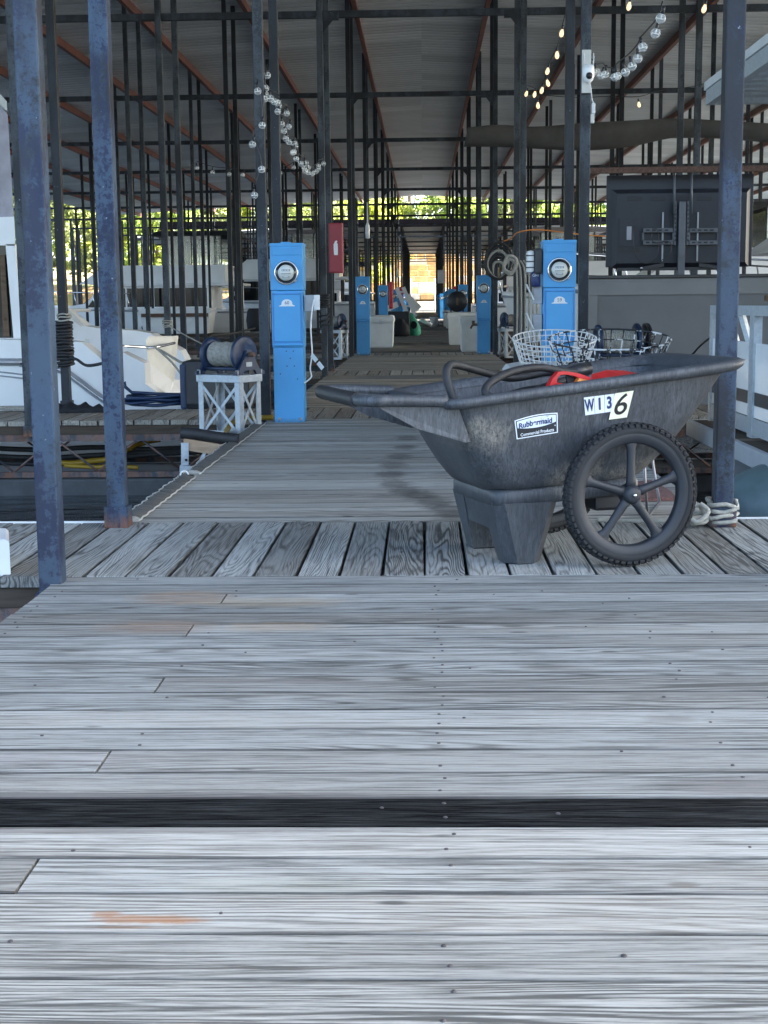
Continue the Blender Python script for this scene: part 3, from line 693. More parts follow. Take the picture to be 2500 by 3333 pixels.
# ------------------------------------------------------------------ utility cart
PS = math.radians(18)
CO = Vector((0.600, 5.262, 0)); CU = Vector((math.cos(PS), math.sin(PS), 0)); CV = Vector((-math.sin(PS), math.cos(PS), 0))
cart = thing('utility_cart', 'large dark grey plastic two-wheeled tub cart with stickers parked across the dock', 'cart', CO, PS)
def wrim(x): return .640 + .100 * x
def rring(x0, x1, h0, h1, zf, rc=.09, lift=0.0, ns=8):
    cs = [Vector((x0, -h0)), Vector((x1, -h1)), Vector((x1, h1)), Vector((x0, h0))]; out = []
    for i in range(4):
        p, a, b = cs[i], cs[i - 1], cs[(i + 1) % 4]
        r_ = min(rc, (a - p).length * .45, (b - p).length * .45)
        q0 = p + (a - p).normalized() * r_; q1 = p + (b - p).normalized() * r_
        for k in range(7):
            t = k / 6; out.append(q0 * (1 - t) ** 2 + p * 2 * t * (1 - t) + q1 * t * t)
        nx = cs[(i + 1) % 4]; e = nx + (p - nx).normalized() * min(rc, (p - nx).length * .45)
        for k in range(1, ns): out.append(q1.lerp(e, k / ns))
    return [Vector((p.x, p.y, zf(p.x) + lift)) for p in out]
TOP = dict(x0=-.640, x1=.425, h0=.335, h1=.315); BOT = dict(x0=-.472, x1=.135, h0=.250, h1=.240)
def zbot(x): return .262 + .045 * (x + .45)
def mixring(t, inset=0.0, rc=.09, dz=0.0):
    d = {k: TOP[k] * (1 - t) + BOT[k] * t for k in TOP}
    d['x0'] += inset; d['x1'] -= inset * 1.5; d['h0'] -= inset; d['h1'] -= inset
    return rring(d['x0'], d['x1'], d['h0'], d['h1'], lambda x: wrim(x) * (1 - t) + zbot(x) * t + dz, rc)
tb = MB()
outer = [mixring(t, i_, r_) for t, i_, r_ in ((.05, .0, .085), (.2, -.004, .09), (.4, -.008, .10), (.6, -.010, .11), (.78, -.008, .12), (.90, -.002, .125), (.965, .004, .125), (1.0, .018, .12))]
inner = [mixring(t, .016 + i_, r_) for t, i_, r_ in ((.98, .05, .10), (.88, .01, .11), (.6, -.008, .10), (.3, -.006, .09), (.02, 0, .08))]
tb.loft(inner[:1] + inner[1:], cap0=True, cap1=False); tb.loft(outer, cap0=False, cap1=True)
tb.build('tub', 'cart', cart)
rm = MB(); lip = [mixring(.02, .02), mixring(-.045, .016), mixring(-.070, .002), mixring(-.072, -.014), mixring(-.05, -.030), mixring(.0, -.034), mixring(.035, -.028), mixring(.045, -.012), mixring(.03, 0.0)]
rm.loft(lip + [lip[0]], cap0=False, cap1=False); rm.build('rim', 'cart', cart)
bd = MB()
def band(x0, x1, h, z0, dz=0.0): return rring(x0, x1, h, h, lambda x: z0 + .045 * (x + .45), .06)
bd.loft([band(-.448, .11, .230, .268), band(-.452, .115, .240, .254), band(-.452, .115, .240, .216), band(-.442, .11, .232, .208)], cap0=True, cap1=True); bd.build('base_band', 'cart', cart)
for s in (-1, 1):
    lg = MB()
    def lring(x0, x1, y0, y1, z, ch=.03):
        p = [(x0 + ch, y0), (x1 - ch, y0), (x1, y0 + ch), (x1, y1 - ch * .5), (x1 - ch * .5, y1), (x0 + ch * .5, y1), (x0, y1 - ch * .5), (x0, y0 + ch)]
        return [Vector((x, s * -y if s < 0 else y, z)) for x, y in p]
    A = []
    for (z, x0, x1, yo, yi) in ((.222, -.450, -.205, .244, .095), (.12, -.425, -.232, .240, .112), (.03, -.402, -.258, .234, .128), (.006, -.397, -.264, .232, .131), (0.0, -.388, -.273, .226, .138)):
        ch = .035; pts = [(x0 + ch, yo), (x1 - ch, yo), (x1, yo - ch), (x1, yi), (x0, yi), (x0, yo - ch)]
        A.append([Vector((x, s * y, z)) for x, y in pts])
    lg.loft(A, smooth=False); lg.build('leg', 'cart', cart)
br = MB()
br.prism([(-.445, -.12, .215), (-.445, .12, .215), (-.420, .12, .115), (-.421, .06, .118), (-.421, -.06, .118), (-.420, -.12, .115)], (.03, 0, 0)); br.build('leg_bridge', 'cart', cart)
# handle: crossbar, two arms, triangular gussets
hd = MB()
zc = .600
ha = [(-.965, -.305, zc), (-.975, -.15, zc + .004), (-.975, .15, zc + .004), (-.955, .30, zc)]
hd.tube(spline([(-.655, -.318, .592), (-.84, -.322, .600), (-.90, -.322, zc), (-.940, -.27, zc), (-.948, -.12, zc), (-.946, .12, zc), (-.933, .26, zc), (-.89, .312, zc), (-.83, .312, .600), (-.65, .308, .592)], 8), .020, 10)
hd.build('handle', 'cart', cart)
gp = MB(); ring = [(-.979 + .0035 * (k % 2) * 0, -.25 + .5 * k / 60, zc) for k in range(61)]
gp.tube([(-.946 - .002 * math.cos((y) * 6), y, zc) for _, y, _ in ring], [.0235 + .0018 * (k % 2) for k in range(61)], 10); gp.build('grip', 'black_rub', cart)
for s in (-1, 1):
    g_ = MB(); yo = s * .318
    P = [(-.905, .588), (-.905, .600), (-.66, .600), (-.615, .580), (-.566, .452), (-.585, .450), (-.755, .502), (-.875, .568)]
    g_.prism([(x, yo * (.985 if z < .5 else 1), z) for x, z in P], (0, -s * .022, 0)); g_.build('handle_gusset', 'cart', cart)
# wheels
def wheel_parts(parent, y, s):
    w_ = bpy.data.objects.new('wheel', None); COL.objects.link(w_); w_.parent = parent; w_.location = (0, y, .254)
    ty = MB(); R = .246; pr = []
    for i in range(15):
        a = PI * (-.62 + 1.24 * i / 14); pr.append((R - .024 + .024 * math.cos(a), .026 * math.sin(a)))
    ty.lathe(pr, (0, 0, 0), (0, 1, 0), 72)
    for q in range(62):
        for row, yy in enumerate((-.021, -.007, .007, .021)):
            a = 2 * PI * (q + .5 * (row % 2)) / 62; rr = R + (.001 if abs(yy) < .01 else -.006)
            d = Vector((math.cos(a), 0, math.sin(a))); u = Vector((-math.sin(a), 0, math.cos(a))); tilt = Vector((0, 1, 0)) * .0062 + d * (-.003 if yy > .01 else (.003 if yy < -.01 else 0))
            ty.obox(d * rr + Vector((0, yy, 0)), u * .0082, tilt, d * .0042)
    ty.build('tyre', 'tyre', w_)
    ri = MB(); ri.lathe([(.222, -.020), (.222, .020), (.214, .023), (.184, .018), (.178, .011), (.178, -.011), (.184, -.018), (.214, -.023), (.222, -.020)], (0, 0, 0), (0, 1, 0), 64); ri.build('rim', 'wheel_pl', w_)
    sp = MB()
    for q in range(5):
        a = PI / 2 + 2 * PI * q / 5; d = Vector((math.cos(a), 0, math.sin(a))); u = Vector((-math.sin(a), 0, math.cos(a))); rings = []
        for r_, hw, ht in ((.018, .022, .018), (.05, .0165, .015), (.12, .0145, .013), (.158, .017, .012), (.176, .027, .012), (.188, .042, .011)):
            rings.append([d * r_ + u * hw * math.cos(2 * PI * k / 12) + Vector((0, ht * math.sin(2 * PI * k / 12), 0)) for k in range(12)])
        sp.loft(rings)
    sp.build('spokes', 'wheel_pl', w_)
    hb = MB(); hb.lathe([(1e-4, s * .030), (.022, s * .030), (.027, s * .026), (.034, s * .014), (.034, -s * .03), (1e-4, -s * .03)], (0, 0, 0), (0, 1, 0), 24); hb.build('hub', 'wheel_pl', w_)
    MB().lathe([(1e-4, s * .040), (.0045, s * .0395), (.0068, s * .037), (.0068, s * .030)], (0, 0, 0), (0, 1, 0), 6).build('axle_nut', 'chrome', w_)
wheel_parts(cart, -.375, -1); wheel_parts(cart, .375, 1)
MB().cyl((0, -.37, .254), (0, .37, .254), .010, n=10).build('axle', 'steelwire', cart)
MB().box(-.06, .07, -.22, .22, .175, .235, .012).build('axle_block', 'black_pl', cart)
# stickers laid on the near side of the tub
def side_at(x, z):
    a, t = .5, .5
    for _ in range(40):
        zt = wrim(x) * (1 - .0); t = min(1, max(0, (wrim(x) - z) / (wrim(x) - zbot(x))))
    h = (TOP['h0'] * (1 - t) + BOT['h0'] * t); h1 = (TOP['h1'] * (1 - t) + BOT['h1'] * t); x0 = TOP['x0'] * (1 - t) + BOT['x0'] * t; x1 = TOP['x1'] * (1 - t) + BOT['x1'] * t
    f = (x - x0) / (x1 - x0); ins = -.010 * math.sin(min(1, t / .6) * PI / 2)
    return -(h + (h1 - h) * f) + ins
def stick(mb, pts, faces, lift, thick=None):
    mb.add([(x, side_at(x, z) - lift, z) for x, z in pts], faces)
def quadmap(c):
    """unit square -> x,z between four corners tl, tr, br, bl"""
    return lambda u, v: tuple(c[0][i] * (1 - u) * (1 - v) + c[1][i] * u * (1 - v) + c[2][i] * u * v + c[3][i] * (1 - u) * v for i in (0, 1))
def px_side(px, py):
    d = ray(px, py); o_ = Vector((0, 0, CAMH)); v = -.33
    for _ in range(12):
        n_ = CV; t = ((CO + CV * v - o_).dot(n_)) / d.dot(n_); p = o_ + d * t - CO; x, z = p.dot(CU), p.z; v = side_at(x, z)
    return (x, z)
def grid(f, nu=12, nv=6):
    pts = [f(i / nu, j / nv) for j in range(nv + 1) for i in range(nu + 1)]
    return pts, [(j * (nu + 1) + i, j * (nu + 1) + i + 1, (j + 1) * (nu + 1) + i + 1, (j + 1) * (nu + 1) + i) for j in range(nv) for i in range(nu)]
def word_on(mb, s, f, u0, v0, size, asp, lift, sx=1.0, slant=0.0, bold=.006):
    """word centred at (u0, v0) of the mapped square; size is the letter height as a share of the square's height"""
    vs, fs = text2d(s, 1.0, bold)
    stick(mb, [f(u0 + (p.x * sx + p.y * slant) * size * asp, v0 - p.y * size) for p in vs], fs, lift)
# brand badge: white outline, white upper field with a bowed bottom edge, dark lower band
cs = [px_side(*p) for p in ((1674, 1369), (1814, 1343), (1815, 1408), (1681, 1430))]; fb = quadmap(cs)
def bow(u, v): return fb(u, v - .10 * math.sin(PI * u) * (1 - v))
b = MB(); stick(b, *grid(bow, 14, 6), .0022); b.build('badge', 'white_print', cart)
b = MB(); stick(b, *grid(lambda u, v: bow(.025 + .95 * u, .05 + .90 * v), 14, 6), .0030); b.build('badge_band', 'wheel_pl', cart)
b = MB(); stick(b, *grid(lambda u, v: bow(.045 + .91 * u, .09 + (.55 - .16 * (abs(u - .5) * 2) ** 2 - .05) * v), 14, 6), .0038); o = b.build('badge_field', 'white_print', cart)
t = NT('scratched_badge'); n_ = t.noise(t.coord(), 55, 4, .65); t.col(t.mix(t.ramp(n_, [(.56, 0.0), (.64, .6)]), (.62, .68, .74), (.24, .30, .40))); t.rough(.5); o.data.materials[0] = t.m
b = MB(); word_on(b, 'Rubbermaid', bow, .47, .36, .36, .46, .0046, .98, .05, .03); b.build('badge_lettering', 'navy_print', cart)
b = MB(); word_on(b, 'Commercial Products', bow, .50, .82, .215, .46, .0046, .92, 0, .014); word_on(b, '\u00ae', bow, .93, .62, .10, .46, .0046); b.build('badge_lettering', 'white_print', cart)
# number tiles W 1 3 and the larger slanted cream 6
A_, B_, C_, D_ = (px_side(*p) for p in ((1899, 1294), (2000, 1281), (2000, 1338), (1904, 1352))); fn = quadmap((A_, B_, C_, D_))
for i, ch in enumerate('W13'):
    u0 = i / 3; f3 = lambda u, v, u0=u0: fn(u0 + (u * .97 + .012) / 3, v)
    b = MB(); stick(b, *grid(f3, 4, 4), .0022 + .0003 * i); b.build('number_tile', 'white_print', cart)
    b = MB(); word_on(b, ch, f3, .5 if i < 2 else .45, .50, .92, 1.30, .0034 + .0003 * i, {'W': .72, '1': 1.0, '3': .95}[ch], 0, .035); b.build('number', 'navy_print', cart)
cs = [px_side(*p) for p in ((2001, 1280), (2061, 1271), (2039, 1358), (1980, 1366))]; f6 = quadmap(cs)
b = MB(); stick(b, *grid(f6, 4, 4), .0042); b.build('number_tile', 'cream_print', cart)
b = MB(); word_on(b, '6', f6, .50, .50, 1.12, 1.42, .0052, 1.0, 0.0, .008); b.build('number', 'black_print', cart)
# hose coiled in the cart
def cw(x, y, z): return CO + CU * x + CV * y + Vector((0, 0, z))
t_ = thing('black_hose', 'thick black rubber hose looped inside the grey tub cart', 'hose', cw(-.35, 0, .45))
o_ = t_.location
pts = [cw(-.545, -.16, .42), cw(-.560, -.15, .55), cw(-.585, -.12, .66), cw(-.56, -.08, .70), cw(-.50, -.04, .695), cw(-.38, .04, .665), cw(-.25, .10, .64), cw(-.10, .14, .655), cw(-.02, .06, .66), cw(-.10, -.04, .665), cw(-.22, -.08, .685), cw(-.34, -.12, .675), cw(-.44, -.18, .645), cw(-.475, -.21, .61), cw(-.43, -.23, .585), cw(-.35, -.22, .585), cw(-.24, -.15, .615), cw(-.10, -.08, .64), cw(0, .0, .63), cw(-.05, .15, .60), cw(-.2, .18, .58), cw(-.36, .1, .52), cw(-.4, -.05, .45)]
MB().tube([p - o_ for p in spline(pts, 8)], .0145, 10).build('hose', 'black_rub', t_)
MB().cyl(cw(-.06, .02, .655) - o_, cw(.03, .05, .672) - o_, .024, .026, 12).build('end_fitting', 'black_pl', t_)
t_ = thing('red_handle_tool', 'red plastic tool handle with an orange corner beside the black hose in the cart', 'tool', cw(-.16, -.16, .6)); o_ = t_.location
def hp(px, py, v=-.20):
    d = ray(px, py); n_ = CV; t = ((CO + CV * v - Vector((0, 0, CAMH))).dot(n_)) / d.dot(n_); return Vector((0, 0, CAMH)) + d * t - o_
h_ = MB(); out_ = [(1786, 1259), (1800, 1232), (1818, 1211), (1840, 1208), (1880, 1214), (1922, 1228), (1924, 1252), (1920, 1285), (1786, 1285)]
inn_ = [(1812, 1246), (1816, 1228), (1826, 1220), (1845, 1219), (1872, 1224), (1886, 1231), (1878, 1244), (1850, 1250), (1812, 1246)]
po = [hp(*p) for p in out_]; pi_ = [hp(*p) for p in inn_]; nv_ = CV * .03
h_.prism([hp(*p) for p in ((1786, 1259), (1800, 1232), (1818, 1211), (1826, 1220), (1816, 1228), (1812, 1246), (1812, 1262))], nv_)
h_.prism([hp(*p) for p in ((1818, 1211), (1840, 1208), (1880, 1214), (1922, 1228), (1923, 1240), (1886, 1231), (1872, 1224), (1845, 1219), (1826, 1220))], nv_)
h_.prism([hp(*p) for p in ((1786, 1259), (1812, 1246), (1850, 1250), (1878, 1244), (1905, 1245), (1905, 1300), (1786, 1300))], nv_)
h_.build('frame', 'red', t_)
h2 = MB(); h2.prism([hp(*p) for p in ((1886, 1231), (1923, 1238), (1923, 1258), (1896, 1246), (1878, 1244))], nv_ * .9); h2.build('corner', 'orange', t_)
MB().prism([hp(1845, 1222, -.17), hp(1880, 1228, -.17), hp(1876, 1246, -.17), hp(1848, 1246, -.17)], nv_ * .5).build('trigger', 'black_pl', t_)
t_ = thing('plastic_sheet', 'creased red plastic sheet lying in the cart just right of the red handle', 'plastic sheet', cw(.05, -.1, .55)); o_ = t_.location
top = [hp(1925, 1218, -.08), hp(1975, 1204, .0), hp(2030, 1206, .02), hp(2088, 1217, -.10)]; mid = [hp(1925, 1240, -.16), hp(1975, 1232, -.16), hp(2030, 1222, -.16), hp(2089, 1220, -.14)]; low = [p - Vector((0, 0, .07)) for p in mid]
pm = MB(); rw = [top, mid, low]
for th in (0, 1):
    q = [p - Vector((0, 0, .006 * th)) for r_ in rw for p in r_]; pm.add(q, [(j * 4 + i, j * 4 + i + 1, j * 4 + i + 5, j * 4 + i + 4) for j in range(2) for i in range(3)])
pm.build('sheet', 'red', t_)
# ------------------------------------------------------------------ power pedestals
def pedestal(x, y, num, label, s=1, full=True):
    t_ = thing('power_pedestal', label, 'power pedestal', (x, y, 0), 0, 'blue power pedestals along the walkway')
    MB().box(-.117, .117, 0, .22, 0, .60, .006).build('column', 'blue', t_)
    b = MB(); b.box(-.122, .122, -.012, .235, .585, 1.02, .006); b.build('lower_cabinet', 'blue', t_)
    b = MB(); b.box(-.126, .126, -.016, .24, 1.022, 1.372, .006); b.box(-.128, .128, -.020, .244, 1.355, 1.380, .004); b.box(-.045, .03, .02, .10, 1.378, 1.390, .003); b.build('meter_housing', 'blue', t_)
    d = MB(); d.box(-.104, .104, -.030, -.010, .628, .990, .006); d.box(-.112, .112, -.040, -.006, .598, .612, .005); d.build('door', 'blue', t_)
    e = MB(); e.box(-.112, -.106, -.022, -.008, .61, 1.0); e.box(.106, .112, -.022, -.008, .61, 1.0); e.box(-.112, .112, -.022, -.008, .994, 1.0); e.build('door_frame', 'blue_edge', t_)
    MB().box(-.108, .108, -.022, -.012, 1.288, 1.345, .004).build('top_panel', 'blue', t_)
    m = bpy.data.objects.new('meter', None); COL.objects.link(m); m.parent = t_; m.location = (-.002, -.018, 1.155)
    MB().lathe([(.088, .004), (.093, -.004), (.091, -.014), (.083, -.016), (.079, -.008), (.079, .002)], (0, 0, 0), (0, 1, 0), 40).build('ring', 'chrome', m)
    MB().lathe([(.080, .0), (.078, -.012), (.068, -.016), (.066, -.010), (1e-4, -.010)], (0, 0, 0), (0, 1, 0), 40).build('meter_body', 'meter_dark', m)
    f = MB(); f.lathe([(.061, -.010), (.061, -.026), (1e-4, -.026)], (0, 0, 0), (0, 1, 0), 36); f.build('dial', 'meter_face', m)
    f = MB(); f.box(-.032, .032, -.0285, -.027, .012, .026); f.box(-.036, .036, -.0285, -.027, -.010, -.006); f.box(-.025, .025, -.0285, -.027, -.036, -.024); f.build('register', 'black_print', m)
    f = MB()
    for q in range(5): f.box(-.029 + q * .012, -.021 + q * .012, -.0295, -.0287, .015, .023)
    f.box(-.022, .022, -.0295, -.0287, -.034, -.026); f.build('register_figures', 'white_print', m)
    MB().lathe([(.079, -.006), (.079, -.05), (.072, -.066), (.045, -.072), (1e-4, -.074)], (0, 0, 0), (0, 1, 0), 32).build('glass', 'mglass', m)
    if num is not None:
        p = MB(); pts = [(-.062, -.018), (.062, -.018), (.058, -.012), (.047, -.008), (.040, .0)] + [(.043 * math.cos(a), .002 + .034 * math.sin(a)) for a in [PI * .08 + PI * .84 * i / 14 for i in range(15)]] + [(-.040, 0), (-.047, -.008), (-.058, -.012)]
        p.prism([(u, -.030, .918 + v) for u, v in pts], (0, -.0025, 0)); p.build('number_plate', 'white_print', t_)
        vs, fs = text2d(num, .036); MB().add([(v.x, -.0335, .926 + v.y) for v in vs], fs).build('number', 'navy_print', t_)
    if full:
        bl = MB()
        for bx, bz in ((-.015, .555), (.04, .555), (-.012, .44), (.045, .44), (-.065, .38), (.068, .34), (.015, .50)): bl.lathe([(.005, .0), (.004, -.003), (1e-4, -.003)], (bx, -.001, bz), (0, 1, 0), 8)
        bl.build('screw', 'meter_dark', t_)
        for bx in (-.078, .085): MB().lathe([(.013, .0), (.013, -.004), (.008, -.006), (.008, -.011), (1e-4, -.012)], (bx, -.001, .03), (0, 1, 0), 10).build('anchor_bolt', 'galv', t_)
        lk = MB(); lk.cyl((.055, -.02, 1.082), (.075, -.02, 1.098), .006, n=8); lk.build('seal', 'galv', t_)
    return t_
P60 = pedestal(-1.047, 11.05, '60', 'light blue power pedestal numbered 60 at the near left, beside the winch stand')
P59 = pedestal(1.045, 11.05, '59', 'light blue power pedestal numbered 59 standing behind the wire baskets')
P58 = pedestal(-1.066, 25.4, '58', 'blue power pedestal beside the left white dock box, second on its side')
P57 = pedestal(1.077, 25.45, '57', 'blue power pedestal with a brass tap, right behind the white dock boxes')
pedestal(-1.07, 38.5, None, 'blue power pedestal behind the left dock box, third from the camera', full=False)
pedestal(1.07, 38.5, None, 'blue power pedestal behind the round black smoker', full=False)
for i, y in enumerate((52.4, 59.0, 66.0, 79.5, 93.0)):
    for s in (-1, 1): pedestal(s * 1.06, y, None, 'far blue power pedestal, %s along the %s side of the walkway' % (ORD[3 + i], 'left' if s < 0 else 'right'), full=False)
# fittings on 60 and 59
b = MB(); b.box(.128, .205, .03, .15, .86, .985, .005); b.build('junction_box', 'grey_box', P60)
b = MB(); b.box(.206, .25, .0, .02, .87, .985, .004); b.build('junction_box_cover', 'white_pl', P60)
for i, z0 in enumerate((.90, .68)):
    MB().box(-.20, -.128, .02, .12, z0, z0 + .14, .006).build('outlet_box', 'grey_box', P59)
    b = MB(); b.obox((-.225, .0, z0 + .09), (.004, 0, 0), (0, .05, 0), (-.028, 0, .06)); b.build('outlet_cover', 'white_pl', P59)
t_ = thing('bulkhead_lamp', 'black caged bulkhead lamp with white glass on the side of pedestal 59', 'lamp', (.84, 11.08, 1.22)); b = MB(); b.box(.01, .072, -.07, .09, -.10, .10, .02); b.build('housing', 'black_pl', t_)
b = MB(); b.box(-.045, .012, -.055, .07, -.085, .085, .025); b.build('lamp_glass', 'white_pl', t_)
b = MB()
for zz in (-.045, 0, .045): b.box(-.051, .012, -.06, -.054, zz - .004, zz + .004); b.box(-.052, -.046, -.06, .075, zz - .004, zz + .004)
b.build('cage', 'black_pl', t_)
t_ = thing('blue_can_holder', 'small dark blue can holder with white letters under the bulkhead lamp', 'can holder', (.865, 11.06, 1.03)); MB().lathe([(1e-4, 0), (.036, 0), (.037, .05), (.036, .115), (.030, .115), (1e-4, .112)], (0, 0, 0), n=24).build('can_holder', 'navy_print', t_)
vs, fs = text2d('GHT', .030); MB().add([(v.x * .9, -math.sqrt(max(1e-6, .0385 ** 2 - (v.x * .9) ** 2)), .085 + v.y) for v in vs if True], fs).build('lettering', 'white_print', t_)
t_ = thing('white_cable', 'white power cord with paper tags hanging beside pedestal 60', 'cord', (-.85, 11.0, .9)); o_ = t_.location
pts = [aY(x, y, 11.0) - o_ for x, y in ((1022, 975), (1016, 1010), (1012, 1060), (1014, 1110), (1016, 1150), (1010, 1200), (1014, 1225), (1000, 1240), (990, 1246))]
MB().tube(spline(pts, 5), .006, 6).build('cord', 'white_pl', t_)
for c, (x, y) in enumerate(((1023, 1165), (1043, 1190))):
    p = aY(x, y, 10.98) - o_; MB().obox(p, (.018, .006, -.024), (.012, -.01, .012), (0, .001, .0005)).build('paper_tag', 'white_print', t_)
# ------------------------------------------------------------------ winches and their stands
def stand(x, y, rz, h, label, a=.20, b_=.125):
    t_ = thing('winch_stand', label, 'stand', (x, y, -.06), rz, 'galvanised winch stands'); w_ = .028
    for sx in (-1, 1):
        for sy in (-1, 1):
            l = MB(); X, Y = sx * a, sy * b_
            l.box(min(X, X - sx * w_ * 1.6), max(X, X - sx * w_ * 1.6), Y - .003, Y + .003, 0, h); l.box(X - .003, X + .003, min(Y - sy * .0031, Y - sy * w_ * 1.6), max(Y - sy * .0031, Y - sy * w_ * 1.6), 0, h); l.build('leg', 'galv', t_)
    tp = MB(); tp.box(-a - .012, a + .012, -b_ - .012, b_ + .012, h, h + .055, .004); tp.build('top_frame', 'galv', t_)
    tp = MB(); tp.box(-a, a, -b_ - .002, -b_ + .004, .0, .035); tp.box(-a, a, b_ - .004, b_ + .002, 0, .035); tp.build('foot_rail', 'galv', t_)
    for sy in (-1, 1):
        for q in (-1, 1):
            MB().bar((-a * q + .02 * q, sy * (b_ - .008 - .005 * q), .01), (a * q - .02 * q, sy * (b_ - .008 - .005 * q), h - .01), .022, .004, (0, 1, 0)).build('brace', 'galv', t_)
    for sx in (-1, 1):
        for q in (-1, 1): MB().bar((sx * (a - .008 - .005 * q), -b_ * q + .015 * q, .01), (sx * (a - .008 - .005 * q), b_ * q - .015 * q, h - .01), .022, .004, (1, 0, 0)).build('brace', 'galv', t_)
    return t_
def winch(x, y, z, rz, label, gear=False):
    t_ = thing('winch', label, 'winch', (x, y, z), rz, 'navy hand winches'); zc = .135
    rp = MB()
    for i in range(15):
        rp.tube(arc((-.105 + .0145 * i, 0, zc), .074 + .003 * math.sin(i * 1.3), 0, 2 * PI * .999, 22, (0, 1, 0), (0, 0, 1)), .0082, 6, caps=False)
    rp.build('rope', 'rope', t_); MB().cyl((-.13, 0, zc), (.12, 0, zc), .066, n=20).build('drum', 'navy', t_)
    MB().lathe([(1e-4, -.014), (.10, -.014), (.115, -.010), (.115, .004), (.09, .008), (1e-4, .008)], (-.128, 0, zc), (1, 0, 0), 32).build('flange', 'navy', t_)
    MB().lathe([(1e-4, .02), (.05, .018), (.055, .012), (.112, .010), (.122, .006), (.122, -.008), (1e-4, -.008)], (.122, 0, zc), (1, 0, 0), 32).build('flange', 'navy', t_)
    for sx in (-.155, .15):
        f = MB(); f.prism([(sx, -.145, 0), (sx, -.145, .022), (sx, -.10, .035), (sx, -.045, .12), (sx, -.025, zc + .03), (sx, .025, zc + .03), (sx, .045, .12), (sx, .10, .035), (sx, .145, .022), (sx, .145, 0), (sx, .07, 0), (sx, .05, .03), (sx, -.05, .03), (sx, -.07, 0)], (.016, 0, 0)); f.build('bearing_frame', 'navy', t_)
        for sy in (-.115, .115): MB().cyl((sx + .008, sy, .0), (sx + .008, sy, .034), .011, n=6).build('bolt', 'galv', t_)
    for sy in (-.06, .06): MB().cyl((-.155, sy, .04), (.155, sy, .04), .012, n=10).build('tie_rod', 'navy', t_)
    MB().cyl((.15, 0, zc), (.205, 0, zc), .016, n=10).build('shaft', 'rust', t_)
    MB().box(.1665, .169, -.035, .02, .055, .085).build('name_plate', 'galv', t_)
    t_.scale = (1.22, 1.22, 1.12)
    if gear:
        g_ = MB(); g_.lathe([(1e-4, -.012), (.10, -.012), (.10, .012), (1e-4, .012)], (.19, .02, zc + .01), (1, 0, 0), 36)
        for q in range(36): a = 2 * PI * q / 36; d = Vector((0, math.cos(a), math.sin(a))); g_.obox(Vector((.19, .02, zc + .01)) + d * .104, (.012, 0, 0), d * .007, d.cross(Vector((1, 0, 0))) * .005)
        g_.build('gear', 'black_pl', t_)
    return t_
stand(-1.475, 10.78, math.radians(-32), .40, 'galvanised cross-braced winch stand beside pedestal 60 at the walkway edge')
winch(-1.475, 10.78, .395, math.radians(-32), 'navy winch wound with grey rope on the nearest galvanised stand', False)
stand(1.52, 11.2, math.radians(28), .46, 'galvanised winch stand hidden behind the cart and wire baskets')
winch(1.52, 11.2, .455, math.radians(8), 'navy winch with a toothed gear behind the peeling wire basket', True)
stand(-1.56, 25.2, math.radians(-28), .46, 'pale galvanised winch stand left of the walkway below the red cabinet')
winch(-1.56, 25.2, .455, math.radians(-28), 'dark winch on the far left stand below the red cabinet')
stand(1.56, 25.2, math.radians(28), .46, 'pale galvanised winch stand right of pedestal 57')
winch(1.56, 25.2, .455, math.radians(28), 'dark winch on the far right stand beside pedestal 57')
# boarding bumper bracket hung off the left edge
t_ = thing('bumper_bracket', 'galvanised bracket with a black padded bumper over raw timber at the walkway edge', 'dock bumper', (-1.26, 9.3, 0)); o_ = t_.location
def wl(px, py, Y=9.35): return aY(px, py, Y) - o_
a, b = wl(588, 1410), wl(765, 1432)
bb = spline([a, a.lerp(b, .3) + Vector((0, 0, .004)), a.lerp(b, .7), b + Vector((.02, 0, 0))], 5)
MB().tube([p + Vector((0, .02, 0)) for p in bb], .040, 14).build('pad', 'black_rub', t_)
p0, p1 = wl(597, 1445), wl(770, 1472); MB().bar(p0 + Vector((0, .03, 0)), p1 + Vector((0, .03, 0)), .09, .075).build('timber', 'raw_wood', t_)
p0, p1 = wl(604, 1440), wl(604, 1512); MB().obox((p0 + p1) / 2 + Vector((0, -.025, 0)), (.025, 0, 0), (0, .004, 0), (p1 - p0) / 2).build('plate', 'galv', t_)
p0, p1 = wl(588, 1523), wl(700, 1536); MB().bar(p0 + Vector((0, -.03, 0)), p1 + Vector((.12, -.03, 0)), .02, .045).build('angle', 'galv', t_)
MB().bar(wl(676, 1455), wl(645, 1515), .006, .022).build('brace', 'galv', t_); MB().bar(wl(612, 1530) + Vector((0, 0, 0)), wl(630, 1562), .022, .006).build('brace', 'galv', t_)
MB().lathe([(.009, 0), (.009, -.004), (1e-4, -.004)], wl(606, 1497, 9.30), (0, 1, 0), 10).build('bolt_hole', 'black_print', t_)
